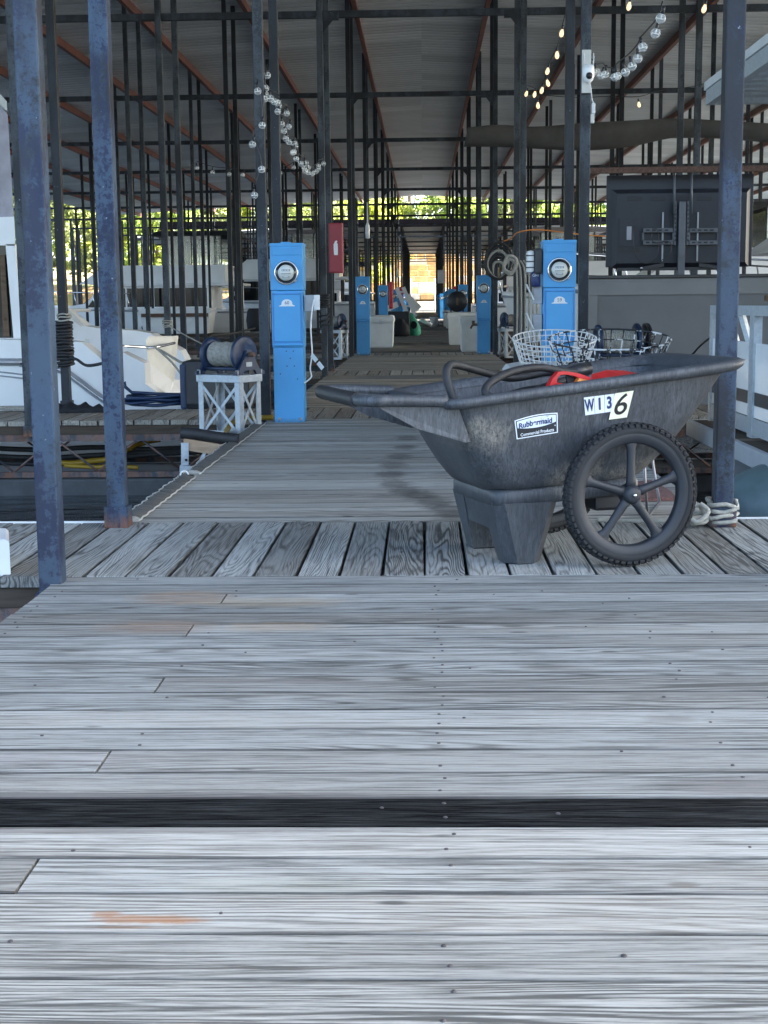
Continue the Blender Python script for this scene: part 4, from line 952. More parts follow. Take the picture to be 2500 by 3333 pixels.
# ------------------------------------------------------------------ dock boxes
def dock_box(x0, x1, y0, y1, h, label, mat='dock_box', name='dock_box'):
    t_ = thing(name, label, 'dock box', ((x0 + x1) / 2, (y0 + y1) / 2, 0), 0, 'white dock boxes'); a, b = (x1 - x0) / 2, (y1 - y0) / 2; hb = h * .84; r = []
    for z, k in ((.0, .90), (.03, .92), (hb, 1.0)): r.append([(-a * k, -b * k, z), (a * k, -b * k, z), (a * k, b * k, z), (-a * k, b * k, z)])
    MB().loft(r, smooth=False).build('body', mat, t_)
    l = MB(); l.loft([[(-a * k, -b * k, z), (a * k, -b * k, z), (a * k, b * k, z), (-a * k, b * k, z)] for z, k in ((hb - .035, 1.045), (hb + .02, 1.05), (h - .02, 1.0), (h, .84))], smooth=False); l.build('lid', mat, t_)
    MB().box(-.03, .03, -b * 1.05 - .012, -b * 1.05 + .004, hb - .07, hb + .01, .004).build('latch', 'galv', t_); return t_
dock_box(.62, 1.6, 9.15, 10.75, .475, 'low white dock box behind the cart carrying the wire baskets', 'white_pl')
dock_box(-1.13, -.62, 29.6, 30.9, .66, 'white dock box beyond pedestal 58 on the left of the walkway')
dock_box(.70, 1.16, 26.6, 27.6, .66, 'nearer of the two white dock boxes by pedestal 57')
dock_box(.55, 1.2, 31.0, 32.0, .70, 'white dock box just behind the one at pedestal 57')
for i in range(4): dock_box(.86 - .03 * i, 1.25, 42 + 4.2 * i, 43.2 + 4.2 * i, .62, 'far white dock box, %s in the row past the smoker' % ORD[i])
p0, p1 = aY(457, 1080, 45.6), aY(682, 1002, 45.6); bx = dock_box(p0.x, p1.x, 45.6, 46.9, p1.z, 'large white locker with a brown rim on the far left finger pier', 'white_pl', 'locker')
MB().box(-(p1.x - p0.x) / 2 + .05, (p1.x - p0.x) / 2 - .05, -.70, -.686, p1.z * .66, p1.z * .80).build('inner_rim', 'rust', bx)
# wire baskets on the low box
def basket(cx_, cy_, z0, ra, rb, h, mat, label, nv, nh, tilt=0.0, wr=.0035, tx=.26):
    t_ = thing('wire_basket', label, 'basket', (cx_, cy_, z0), tilt, 'wire baskets on the low dock box'); m = 56
    def pt(a, f): k = .80 + .20 * f; return Vector((ra * k * math.cos(a), rb * k * math.sin(a), h * f))
    t_.rotation_euler.x = tx
    for q in range(nh): f = q / (nh - 1); MB().tube([pt(2 * PI * i / m, f) for i in range(m)], wr * (1.5 if q in (0, nh - 1) else 1), 6, True).build('hoop', mat, t_)
    v = MB()
    for q in range(nv): a = 2 * PI * q / nv; v.tube([pt(a, f / 4) for f in range(5)], wr, 5)
    for q in range(-4, 5):
        xx = ra * .8 * q / 5; yy = rb * .8 * math.sqrt(1 - (q / 5) ** 2); v.tube([(xx, -yy, .003), (xx, yy, .003)], wr, 5)
    o = v.build('wire', mat, t_); return t_
basket(.925, 10.15, .48, .295, .22, .185, 'white_wire', 'white wire basket standing on the low dock box in front of pedestal 59', 40, 6)
basket(1.22, 9.45, .475, .40, .24, .20, 'peel_wire', 'wire basket with peeling black and white paint overlapping the white basket', 30, 4, 0, .0042)
# ------------------------------------------------------------------ red cabinet, camera, ropes on posts
t_ = thing('extinguisher_cabinet', 'red fire extinguisher cabinet hung on the posts left of the walkway', 'cabinet', aY(1094, 888, 18.05)); b = MB(); b.box(-.088, .088, 0, .16, 0, .615, .008); b.build('case', 'red_box', t_)
b = MB(); b.box(-.078, .078, -.010, .0, .012, .603, .004); b.build('door', 'red_box', t_)
o_ = [(-.018, .22), (.022, .22), (.024, .30), (.022, .355), (.012, .372), (.020, .385), (.014, .40), (-.006, .392), (-.012, .372), (-.022, .35), (-.022, .30)]
MB().prism([(u * 1.15, -.011, v) for u, v in o_], (0, -.002, 0)).build('extinguisher_sign', 'white_print', t_)
t_ = thing('security_camera', 'white dome security camera strapped high on the post right of pedestal 59', 'camera', aY(1914, 240, 11.26)); b = MB()
b.loft([[Vector((r_ * math.cos(2 * PI * k / 20) * 1.05, -.02 + r_ * .9 * math.sin(2 * PI * k / 20), z)) for k in range(20)] for r_, z in ((.030, .062), (.042, .058), (.045, .03), (.043, -.02), (.034, -.055), (.012, -.072))]); b.build('body', 'gelcoat', t_)
MB().sphere((.004, -.052, -.022), .026, 14).build('lens_ball', 'black_pl', t_)
for dx in (-.03, .04): MB().cyl((dx, -.01, .05), (dx, -.005, .15), .005, n=6).build('antenna', 'white_pl', t_)
MB().box(-.045, .025, .01, .03, -.14, .18, .003).build('mounting_board', 'cream', t_)
MB().tube(spline([(0, -.03, -.07), (.02, -.02, -.10), (.028, -.01, -.16), (.034, -.01, -.20), (.045, -.01, -.22)], 5), .004, 6).build('cable', 'white_pl', t_)
MB().box(.028, .056, -.03, .0, -.30, -.22, .005).build('power_adapter', 'white_pl', t_)
MB().box(.022, .05, -.03, .0, -.37, -.302, .005).build('plug', 'cream', t_)
def rope_wrap(x, y, z0, z1, r, mat, label, n=None, name='rope_wrap', tail=None, wob=.006):
    t_ = thing(name, label, 'rope', (x, y, z0)); n = n or int((z1 - z0) / (r * 1.9)); pts = []; rs_ = random.Random(int(abs(x) * 100) + n); w_ = .042 + r
    for i in range(n):
        for c in ((-1, -1), (0, -1.12), (1, -1), (1.12, 0), (1, 1), (0, 1.12), (-1, 1), (-1.12, 0)):
            f = len(pts) / (n * 8); pts.append(Vector((c[0] * w_ + rs_.uniform(-wob, wob), c[1] * w_ + rs_.uniform(-wob, wob), (z1 - z0) * f + rs_.uniform(-wob, wob))))
    MB().tube(spline(pts, 2), r, 6).build('wrapped_rope', mat, t_)
    if tail: MB().tube(spline([Vector(p) - t_.location for p in tail], 6), r, 6).build('rope_tail', mat, t_)
    return t_
rope_wrap(1.222, 5.80, .02, .10, .009, 'white_rope', 'frayed white rope tied round the foot of the blue post behind the cart nose', 4, tail=[(1.15, 5.76, .06), (1.08, 5.78, .05), (1.0, 5.76, .03), (.9, 5.80, .02), (.80, 5.86, .015), (.72, 5.88, .015)], wob=.014)
q = thing('rope_knot', 'loose white rope knot hanging on the rope round the blue post', 'rope', (1.12, 5.74, .05)); MB().tube(spline([(0, 0, .05), (.03, -.02, .02), (-.02, -.03, -.02), (-.05, 0, .02), (0, .02, .04), (.03, .01, -.02), (-.03, .0, -.03)], 5), .010, 7).build('knot', 'white_rope', q)
x_, y_ = PX[(1, -1, 1, 1)]
p0, p1 = aY(190, 1190, y_), aY(190, 1045, y_)
rope_wrap(x_, y_, p0.z, p1.z, .014, 'black_rub', 'thick black line wound round the blue-grey post beside the white cruiser', 14, tail=[(x_ + .06, y_ - .06, p0.z + .07), aY(250, 1170, y_ - .1), aY(285, 1190, y_ - .2), aY(345, 1180, y_ - .3)])
rope_wrap(x_, y_, p1.z + .01, p1.z + .07, .007, 'white_rope', 'thin white line tied above the black rope on the same post', 3, wob=.015)
x_, y_ = PX[(2, -1, 0, 0)]
p0, p1 = aY(1051, 1000, y_), aY(1051, 955, y_)
rope_wrap(x_, y_, p0.z, p1.z, .013, 'black_rub', 'black rope bundled round the walkway post below the red cabinet', 6)
p0, p1 = aY(1051, 1060, y_), aY(1051, 1012, y_); rope_wrap(x_, y_, p0.z, p1.z, .010, 'black_rub', 'loose black rope spiral below the bundle on the walkway post', 3)
x_, y_ = PX[(2, -1, 1, 0)]
p0 = aY(555, 1065, y_); rope_wrap(x_, y_, p0.z, p0.z + .10, .008, 'white_rope', 'white mooring line tied to the grey post left of pedestal 60', 4, tail=[(x_, y_ - .06, p0.z + .03), aY(610, 1095, y_ - .5), aY(684, 1092 + 40, y_ - 1.0)])
# ------------------------------------------------------------------ strings of lights
def bulb_meshes():
    g_ = MB().sphere((0, 0, -.030), .029, 14).mesh('bulb', 'bulb'); l = MB(); l.lathe([(1e-4, -.075), (.014, -.066), (.021, -.048), (.019, -.03), (.012, -.012), (.010, 0)], (0, 0, 0), n=12); l = l.mesh('bulb', 'lit')
    s_ = MB().cyl((0, 0, -.006), (0, 0, .035), .011, .008, 8).mesh('socket', 'black_pl'); f = MB(); f.box(-.020, .020, -.002, .002, -.034, -.029); f.cyl((0, 0, -.03), (0, 0, 0), .004, n=6); return g_, l, s_, f.mesh('filament', 'filament')
BG, BL, BS, BF = bulb_meshes()
def string_lights(label, bulbs, lit=False, wire=None, slack=.02):
    t_ = thing('string_lights', label, 'string lights', bulbs[0], 0, 'strings of light bulbs'); o_ = Vector(bulbs[0])
    for b in bulbs:
        p = Vector(b) - o_; tilt = random.uniform(-.3, .3); k = inst('bulb', BL if lit else BG, t_, p, (tilt, random.uniform(-.3, .3), 0)); inst('socket', BS, k)
        if not lit: inst('filament', BF, k)
    wp = [Vector(p) - o_ for p in (wire or [Vector(b) + Vector((0, 0, .045 + random.uniform(-slack, slack))) for b in bulbs])]
    MB().tube(spline(wp, 4), .0045, 5).build('wire', 'black_pl', t_)
def xw(px, py, X): return aX(px, py, X)
c5 = lambda x, y, ox: (ox + x * .5425, y * .5425)
left_b = [c5(x, y, 800) for x, y in ((130, 445), (113, 520), (120, 557), (112, 585), (145, 582), (165, 602), (193, 608), (202, 628), (197, 662), (245, 675), (215, 740), (264, 755), (232, 780), (243, 825), (254, 848), (291, 857), (303, 873), (280, 910), (290, 908), (308, 950), (330, 978), (357, 978), (352, 1005), (375, 1000), (360, 1022), (370, 1032), (397, 1042), (420, 1028), (440, 1012), (437, 995), (465, 982))]
string_lights('long swag of clear globe bulbs drooping between the posts left of the walkway', [xw(x, y - 8, -1.22) for x, y in left_b])
string_lights('clear globe bulbs on a cord wound down the grey post beside pedestal 60', [aY(x, y - 6, 11.25) for x, y in (c5(68, 535, 800), c5(100, 738, 800), c5(45, 855, 800), c5(92, 1005, 800), c5(50, 1160, 800))])
string_lights('thin row of four clear bulbs stretched across the dark slip at upper left', [aY(x, y - 4, 18.6) for x, y in ((640, 542), (692, 557), (743, 564), (793, 566), (911, 560), (956, 541))])
c3 = lambda x, y: (1600 + x * .5425, y * .5425)
string_lights('swag of large clear globe bulbs rising to the upper right past the security camera', [xw(*c3(x, y - 20), 1.33) for x, y in ((600, 400), (625, 430), (665, 450), (685, 440), (735, 455), (748, 450), (796, 425), (837, 390), (877, 341), (900, 275), (991, 190), (1025, 97))])
string_lights('string of glowing warm bulbs climbing the right posts above the walkway', [xw(*c3(x, y - 30), 1.28) for x, y in ((214, 574), (262, 576), (278, 642), (307, 551), (332, 507), (340, 435), (393, 336), (425, 203), (470, 35))], True)
sp = [aY(*c3(x, y - 25), Y) for x, y, Y in ((830, 35, 12.5), (1283, 50, 12.5))]
string_lights('pair of glowing bulbs on the wire along the top edge at right', sp, True, [aY(*c3(400, -40), 12.5), sp[0] + Vector((0, 0, .045)), aY(*c3(1060, -10), 12.5), sp[1] + Vector((0, 0, .045)), aY(*c3(1659, -60), 12.5)])
q = aY(*c3(882, 610), 17.8); string_lights('single glowing bulb hanging from a black cable above the television', [q], True, [aY(*c3(215, 560), 18.1), aY(*c3(500, 585), 18), aY(*c3(700, 578), 18), q + Vector((0, 0, .06)), aY(*c3(1000, 545), 18), aY(*c3(1200, 520), 18), aY(*c3(1280, 500), 18)])
# ------------------------------------------------------------------ cruisers
def hull_rings(L_, B, z_st, z_bow, n=16, flare=.82):
    R_ = []
    for i in range(n + 1):
        s = i / n; x = L_ * s; b = B / 2 * max(.012, (1 - max(0, (s - .35) / .65) ** 2.4)); zs = z_st + (z_bow - z_st) * s ** 1.6; k = -.35 + .85 * max(0, (s - .6) / .4) ** 2
        xo = L_ * .07 * max(0, (s - .6) / .4) ** 2
        P = [(x + xo, -b, zs), (x + xo * .6, -b * .96, zs * .55 + .05), (x, -b * flare, .12 + k * .3), (x, 0, k), (x, b * flare, .12 + k * .3), (x + xo * .6, b * .96, zs * .55 + .05), (x + xo, b, zs), (x + xo, b * .92, zs + .05), (x + xo, 0, zs + .09), (x + xo, -b * .92, zs + .05)]
        R_.append(P)
    return R_
def cruiser(label, loc, rz, L_=9.0, B=3.2, z_st=1.15, z_bow=1.55, fly=True, top='black_cv', cab=(.22, .62), hw=.66, hc=.62):
    t_ = thing('cruiser', label, 'boat', loc, rz, 'white cabin cruisers in the slips'); rg = hull_rings(L_, B, z_st, z_bow)
    MB().loft(rg, True, True, True, smooth=False).build('hull', 'gelcoat', t_)
    rr = MB()
    for j in (0, 6): rr.tube([Vector(r[j]) + Vector((0, -.01 if j == 0 else .01, -.03)) for r in rg], .030, 6)
    rr.build('rub_rail', 'grey_gel', t_)
    zd = z_st + .08; x0, x1 = L_ * cab[0], L_ * cab[1]; w_ = B * .40; z1 = zd + hw
    MB().prism([(x0 - .1, -w_ - .05, zd - .15), (L_ * (cab[1] + .24), -w_ * .55, zd - .05), (x1 + .5, -w_ * .7, zd + .22), (x1 + .2, -w_, zd + .10), (x0 - .1, -w_ - .05, zd + .10)], (0, (w_ + .05) * 1.55, 0)).build('foredeck', 'gelcoat', t_)
    cb = MB(); sec = []
    for xx, zz, k in ((x0, zd, 1), (x1 + .9, zd, 1), (x1 - .1, z1, .88), (x0, z1, .92)): sec.append((xx, zz, k))
    cb.prism([(x0, -w_, zd), (x1 + .7, -w_, zd), (x1 - .2, -w_, z1), (x0, -w_, z1)], (0, 2 * w_, 0)); cb.build('cabin', 'gelcoat', t_)
    n = 4
    for s in (-1, 1):
        for i in range(n):
            a = x0 + .12 + (x1 - x0 - .15) * i / n; b = a + (x1 - x0 - .15) / n - .06; tk = .0 if i < n - 1 else .30
            y = s * (w_ + .004); MB().prism([(a, y, zd + .10), (b + tk * 1.5, y, zd + .10), (b - (0 if i < n - 1 else .05), y, z1 - .06), (a, y, z1 - .06)], (0, -s * .03, 0)).build('window', 'dark_win', t_)
    ws = MB(); ws.prism([(x1 + .66, -w_ * .9, zd + .08), (x1 + .70, -w_ * .9, zd + .08), (x1 - .14, -w_ * .9, z1 - .05), (x1 - .19, -w_ * .9, z1 - .05)], (0, w_ * 1.8, 0)); ws.build('windscreen', 'dark_win', t_)
    rf = MB(); rf.box(x0 - 1.0, x1 + .05, -w_ - .12, w_ + .12, z1, z1 + .09, .03); rf.build('cabin_roof', 'gelcoat', t_)
    if fly:
        f0, f1 = x0 - .5, x1 - .3; z2 = z1 + .09; z3 = z2 + hc
        MB().prism([(f0, -w_, z2), (f1 + .9, -w_, z2), (f1, -w_, z3), (f0, -w_, z3)], (0, 2 * w_, 0)).build('flybridge', 'gelcoat', t_)
        z4 = z3 + .95; e1 = f1; f1 = f0 + (f1 - f0) * .55
        v = MB(); v.box(f0 + .1, f1 - .15, -w_ + .02, -w_ + .028, z3, z4); v.box(f0 + .1, f1 - .15, w_ - .028, w_ - .02, z3, z4); v.box(f1 - .16, f1 - .15, -w_ + .03, w_ - .03, z3, z4); v.build('vinyl_enclosure', 'vinyl', t_)
        for xx in (f0 + .1, (f0 + f1) / 2, f1 - .15):
            for s in (-1, 1): MB().cyl((xx, s * (w_ - .015), z3), (xx, s * (w_ - .015), z4), .018, n=6).build('top_strut', 'black_pl', t_)
        bm_ = MB(); bm_.loft([[(xx, -w_ - .10, z4), (xx, -w_ * .6, z4 + .16), (xx, 0, z4 + .24), (xx, w_ * .6, z4 + .16), (xx, w_ + .10, z4), (xx, w_ * .6, z4 + .02), (xx, -w_ * .6, z4 + .02)] for xx in (f0 - .4, f0 + .3, f1 - .3, f1 + .25)], smooth=False); bm_.build('bimini_top', top, t_)
        MB().box(x0 - .9, x0 - .84, -.3, .3, z_st - .1, z2).build('ladder', 'white_pl', t_)
    br = MB(); rp = []
    for s in (-1, 1):
        ln = [Vector(r[0 if s < 0 else 6]) + Vector((0, -s * .08, .55)) for r in rg[8:]]; br.tube(ln, .016, 6)
        for r in rg[8::2]: p = Vector(r[0 if s < 0 else 6]) + Vector((0, -s * .06, .0)); br.cyl(p, p + Vector((.10, 0, .55)), .013, n=6)
    br.build('bow_rail', 'chrome', t_)
    MB().box(-.55, .02, -B * .42, B * .42, .18, .26, .03).build('swim_platform', 'gelcoat', t_)
    MB().box(-.03, .02, -.35, .35, .35, z_st, .02).build('transom_door', 'cream', t_)
    for s in (-1, 1): MB().lathe([(1e-4, -.02), (.10, -.02), (.10, .02), (1e-4, .02)], (L_ * .45, s * B * .495, z_st * .62), (0, 1, 0), 16).build('porthole', 'dark_win', t_)
    return t_
cruiser('white flybridge cruiser with black bimini and clear curtains in the far left slip', (-5.0, 49.2, WATER), PI, 9.5, 3.6, 1.30, 1.55, hw=.78, hc=.60)
cruiser('white cruiser moored just left of the walkway beyond the flybridge boat', (-1.9, 57.6, WATER), PI, 8.5, 3.4, 1.5, 1.8, hw=.9, hc=.7, top='canvas')
cruiser('white cruiser showing its hull between posts right of pedestal 59', (10.9, 22.2, WATER), PI, 8.6, 3.2, 1.3, 1.75, hw=.75, hc=.6, cab=(.2, .6), top='canvas')
cruiser('white cruiser in the right-hand slip behind the television and coiled cable', (11.6, 36.0, WATER), PI, 9.0, 3.4, 1.3, 1.7)
cruiser('white cruiser beyond the smoker on the right of the walkway, bow out', (2.4, 49.6, WATER), 0, 8.8, 3.4, 1.4, 1.7, top='canvas')
cruiser('white cruiser at the outer end of the left slips, bow out', (-8.2, 35.8, WATER), PI, 6.5, 3.0, .9, 1.2, fly=False, hw=.4)
for i, (sx, yy) in enumerate(((1, 56.5), (1, 63.4), (1, 70.3), (-1, 64.0), (-1, 70.6), (1, 84.5), (-1, 84.5), (-1, 92), (1, 92))):
    cruiser('white cruiser in a distant %s slip, %s of its row' % ('right' if sx > 0 else 'left', ORD[i]), (2.4 if sx > 0 else -2.2, yy, WATER), 0 if sx > 0 else PI, 8.4, 3.3, 1.35, 1.65, fly=i % 3 != 1, hc=.55)
# ---- big white cruiser close on the left, stern towards the walkway
t_ = thing('cruiser', 'large white cruiser with padded stern door close on the left behind the wooden finger pier', 'boat', aY(300, 1300, 14.5)); t_['group'] = 'white cabin cruisers in the slips'
o_ = t_.location
def q3(px, py, Y): return aY(px, py, Y) - o_
YN, YF_ = 13.35, 16.6
xl = -9.2
near = [(217, 1110), (266, 1114), (333, 1172), (395, 1146), (470, 1182), (473, 1250), (545, 1300), (632, 1335), (640, 1375)]
pn = [q3(*p, YN) for p in near]; zl = q3(217, 1108, YN).z
poly = [Vector((xl - o_.x, YN - o_.y, zl + .12))] + [Vector((xl * .6 - o_.x, YN - o_.y, zl + .06))] + pn + [Vector((pn[-1].x - .1, YN - o_.y, WATER - .3 - o_.z)), Vector((xl - o_.x, YN - o_.y, WATER - .3 - o_.z))]
MB().prism(poly, (0, .28, 0)).build('hull_side', 'gelcoat', t_)
far = [(-100, 1000), (204, 1003), (274, 1061), (333, 1070), (440, 1076), (490, 1084), (505, 1094), (585, 1140), (628, 1215), (640, 1330)]
pf = [q3(*p, YF_ - .5) for p in far]
MB().prism([Vector((xl - o_.x, pf[0].y, pf[0].z))] + pf + [Vector((pf[-1].x, pf[0].y, WATER - .3 - o_.z)), Vector((xl - o_.x, pf[0].y, WATER - .3 - o_.z))], (0, .4, 0)).build('far_side', 'gelcoat', t_)
b = MB(); p = q3(632, 1335, YN); b.box(xl - o_.x, p.x - .02, YN + .28 - o_.y, YF_ - .5 - o_.y, WATER - .3 - o_.z, p.z - .02); b.build('cockpit_floor', 'gelcoat', t_)
P1, P2, P3, P4 = q3(476, 1106, 13.9), q3(564, 1094, 14.3), q3(552, 1245, 14.3), q3(486, 1247, 13.9)
d = MB(); d.prism([P1, P1.lerp(P2, .12) + Vector((0, 0, .03)), P2, P3, P4], Vector((.02, .18, 0))); d.build('stern_door', 'cream', t_)
d = MB(); a1, a2 = q3(470, 1180, YN + .05), q3(632, 1335, YN + .05)
b = MB(); b.prism([q3(473, 1180, 13.6), q3(552, 1240, 14.3), q3(535, 1330, 14.3), q3(473, 1300, 13.6)], (0.02, .05, 0)); b.build('stern_panel', 'gelcoat', t_)
b = MB(); b.prism([q3(552, 1235, 14.35), q3(632, 1240, 15.6), q3(640, 1340, 15.6), q3(540, 1335, 14.35)], (0, .05, 0)); b.build('transom', 'gelcoat', t_)
rb = MB(); rl = [Vector((xl - o_.x, YN - .02 - o_.y, zl - .17))] + [q3(*p, YN - .02) for p in ((0, 1178), (70, 1184), (180, 1200), (215, 1212), (260, 1244), (310, 1282), (345, 1305))]
rb.tube(spline(rl, 4), .035, 8); rb.build('rub_rail', 'grey_gel', t_)
rb = MB(); rb.tube([p + Vector((0, -.035, 0)) for p in spline(rl, 4)], .010, 6); rb.build('rail_strip', 'chrome', t_)
for dz in (36, 50):
    rb = MB(); rb.tube([Vector((xl - o_.x, YN - .01 - o_.y, zl - .17 - dz * .0029))] + [q3(*p, YN - .005) for p in ((0, 1178 + dz * .9), (70, 1186 + dz * .9), (180, 1196 + dz))], .008, 6); rb.build('pinstripe', 'grey_gel', t_)
hr = MB(); hr.tube(spline([q3(395, 1126, 13.5), q3(470, 1130, 13.8), q3(505, 1130, 13.85), q3(568, 1116, 14.2)], 4), .014, 8); hr.build('door_rail', 'chrome', t_)
cn = MB(); cn.prism([q3(0, 340, 13.6), q3(-500, 250, 13.6), q3(-500, 720, 13.6), q3(45, 705, 13.6), q3(25, 372, 13.6)], (-.9, 2.6, 0)); cn.build('canvas_enclosure', 'canvas', t_)
cn = MB(); cn.prism([q3(0, 305, 13.55), q3(-500, 215, 13.55), q3(-500, 250, 13.55), q3(0, 340, 13.55), q3(24, 362, 13.55), q3(22, 330, 13.55)], (-.95, 2.7, 0)); cn.build('canvas_trim', 'cream', t_)
cn = MB(); cn.prism([q3(-500, 720, 13.5), q3(46, 705, 13.5), q3(50, 780, 13.5), q3(48, 800, 13.5), q3(-500, 780, 13.5)], (-1.0, 2.8, 0)); cn.build('hardtop', 'gelcoat', t_)
cn = MB(); cn.prism([q3(18, 795, 13.5), q3(48, 795, 13.5), q3(72, 1100, 13.5), q3(44, 1100, 13.5)], (0, .15, 0)); cn.build('window_pillar', 'gelcoat', t_)
cn = MB(); cn.prism([q3(-500, 795, 13.58), q3(22, 800, 13.58), q3(46, 1100, 13.58), q3(-500, 1100, 13.58)], (0, .02, 0)); cn.build('side_window', 'dark_win', t_)
cn = MB(); cn.prism([q3(0, 830, 13.54), q3(14, 830, 13.54), q3(30, 1095, 13.54), q3(10, 1095, 13.54)], (0, .02, 0)); cn.build('window_curtain', 'raw_wood', t_)
ww = MB(); wc = [q3(*p, 16.0) for p in ((206, 990), (225, 1008), (250, 1032), (274, 1061), (262, 1062), (236, 1042), (206, 1012))]; ww.prism(wc, (0, .03, 0)); ww.build('side_vent', 'cream', t_)
MB().box(*(q3(276, 1113, YN - .01).x, q3(292, 1113, YN - .01).x), YN - .012 - o_.y, YN - .002 - o_.y, q3(276, 1118, YN).z, q3(276, 1102, YN).z).build('patch', 'cream', t_)
rp = thing('mooring_line', 'grey rope running from the stern rail down past the winch', 'rope', aY(520, 1135, 13.6)); MB().tube([p - rp.location for p in spline([aY(505, 1130, 13.55), aY(540, 1150, 13.5), aY(590, 1180, 13.2), aY(640, 1205, 12.9), aY(680, 1230, 12.6)], 5)], .013, 7).build('rope', 'rope', rp)
MB().tube([p - rp.location for p in spline([aY(505, 1130, 13.55), aY(560, 1180, 13.4), aY(600, 1230, 13.2), aY(650, 1270, 12.9)], 5)], .011, 7).build('rope', 'rope', rp)
# ------------------------------------------------------------------ things on the left finger pier
zt = 0.0
t_ = thing('black_cloth', 'crumpled black cloth lying on the left finger pier', 'cloth', aZ(245, 1342)); rs = random.Random(8); n = 22; rings = []
for i in range(n + 1):
    s = i / n; x = -.45 + .85 * s; h = .07 * (math.sin(PI * min(1, s * 1.05)) ** .6) * (1 + .3 * math.sin(i * 1.9)) + .01; wd = .13 * (math.sin(PI * min(.97, s + .02)) ** .5)
    rings.append([(x, -wd, 0.0), (x, -wd * .8, h * .5), (x, -wd * .3 + .02 * math.sin(i), h), (x, wd * .3, h * (.75 + .3 * math.sin(i * 2.3))), (x, wd * .8, h * .5), (x, wd, 0)])
MB().loft(rings).build('cloth', 'black_cv', t_)
t_ = thing('pier_rope', 'short grey rope and black strap lying at the left end of the pier', 'rope', aZ(55, 1338)); pts = [Vector((.12 * math.cos(a) * (1 + .05 * a), .06 * math.sin(a), .014 + .002 * a)) for a in [i * .5 for i in range(22)]]; MB().tube(spline(pts, 2), .014, 6).build('rope', 'rope', t_)
t_ = thing('blue_hose', 'dark blue hose coiled on the left pier beside the white stern', 'hose', aZ(525, 1330)); pts = []
for i in range(60): a = i * .42; r_ = .17 + .05 * math.sin(i * .37); pts.append(Vector((r_ * math.cos(a) * 1.5, r_ * .6 * math.sin(a), .025 + i * .0016 + .01 * math.sin(i))))
pts += [Vector((-.25, -.05, .15)), Vector((-.31, -.05, .24)), Vector((-.36, -.05, .17)), Vector((-.38, -.05, .03))]
MB().tube(spline(pts, 2), .015, 6).build('hose', 'bluehose', t_)
p0 = aZ(592, 1332); t_ = thing('generator', 'small black and blue generator box behind the winch stand', 'generator', (p0.x, p0.y, 0))
b = MB(); b.box(0, .62, -.02, .36, .0, .43, .05); b.build('case', 'black_pl', t_); b = MB(); b.box(-.008, .05, -.03, .37, .0, .40, .02); b.build('end_cover', 'bluehose', t_)
b = MB(); b.box(.20, .60, -.034, -.02, .06, .38, .004); b.build('front_panel', 'meter_dark', t_); MB().box(.36, .50, -.040, -.034, .26, .285).build('warning_label', 'red', t_)
for i in range(5): MB().box(.40, .56, -.039, -.034, .10 + i * .026, .112 + i * .026).build('vent_slot', 'black_print', t_)
t_ = thing('yellow_cable', 'yellow shore power cable strung low under the left finger pier', 'cable', aY(400, 1500, 11.9)); o_ = t_.location
MB().tube([p - o_ for p in spline([aY(160, 1500, 11.9), aY(230, 1508, 11.9), aY(300, 1500, 11.9), aY(345, 1495, 11.85), aY(400, 1470, 11.9), aY(470, 1440, 12.1), aY(520, 1430, 12.2)], 5)], .024, 8).build('cable', 'yellow', t_)
MB().tube([p - o_ for p in spline([aY(210, 1515, 11.8), aY(300, 1520, 11.8), aY(380, 1518, 11.8), aY(450, 1522, 11.8)], 5)], .018, 8).build('cable', 'yellow', t_)
t_ = thing('yellow_line', 'yellow cable looping from under the bumper to the foot of pedestal 60', 'cable', aY(720, 1480, 9.9)); o_ = t_.location
MB().tube([p - o_ for p in spline([aY(888, 1358, 11.3), aY(820, 1362, 11.2), aY(760, 1375, 11.0), aY(740, 1400, 10.6), aY(725, 1440, 10.0), aY(722, 1480, 9.9), aY(700, 1500, 9.9), aY(685, 1503, 9.9)], 5)], .020, 8).build('cable', 'yellow', t_)
for i, (ya, yb) in enumerate(((1450, 1470), (1476, 1480), (1496, 1488))):
    t_ = thing('black_cable', '%s black cable sagging through the truss of the left finger pier' % ('upper', 'middle', 'lower')[i], 'cable', aY(300, ya, 12.0)); o_ = t_.location
    MB().tube([p - o_ for p in spline([aY(-200, ya, 12.0), aY(120, ya + 14, 12.0), aY(300, ya + 6, 12.0), aY(480, yb - 8, 12.0), aY(720, yb - 20, 12.0)], 5)], .022, 7).build('cable', 'black_rub', t_)
t_ = thing('black_bag', 'black cloth bag hanging from a cord between the posts left of pedestal 60', 'bag', aY(830, 1080, 24.5)); o_ = t_.location
MB().loft([[Vector((x * k, y * k, z)) for x, y in ((-.11, -.06), (0, -.09), (.11, -.06), (.13, .03), (0, .08), (-.12, .04))] for z, k in ((0, .6), (.04, 1.1), (.2, 1.25), (.36, 1.05), (.40, .8))]).build('bag', 'black_cv', t_)
t_ = thing('mooring_hose', 'black line sagging across the empty slips toward the black bag', 'rope', aY(660, 1110, 22)); o_ = t_.location; MB().tube([p - o_ for p in spline([aY(645, 1160, 20), aY(670, 1115, 21), aY(690, 1092, 22), aY(760, 1085, 23), aY(830, 1068, 24.4)], 5)], .018, 6).build('line', 'black_rub', t_)
# white cart edge at the left border
t_ = thing('white_cart', 'rounded white plastic box edge standing on the deck at the left border', 'box', (-1.6, 4.85, 0)); o_ = t_.location
c0 = aY(30, 1760, 4.3); pl = [(-300, 1756), (20, 1756), (30, 1765), (35, 1868), (5, 1886), (-30, 1888), (-300, 1888)]
MB().prism([aY(x, y, 4.80) - o_ for x, y in pl], (-.075, .25, 0)).build('box', 'white_pl', t_)
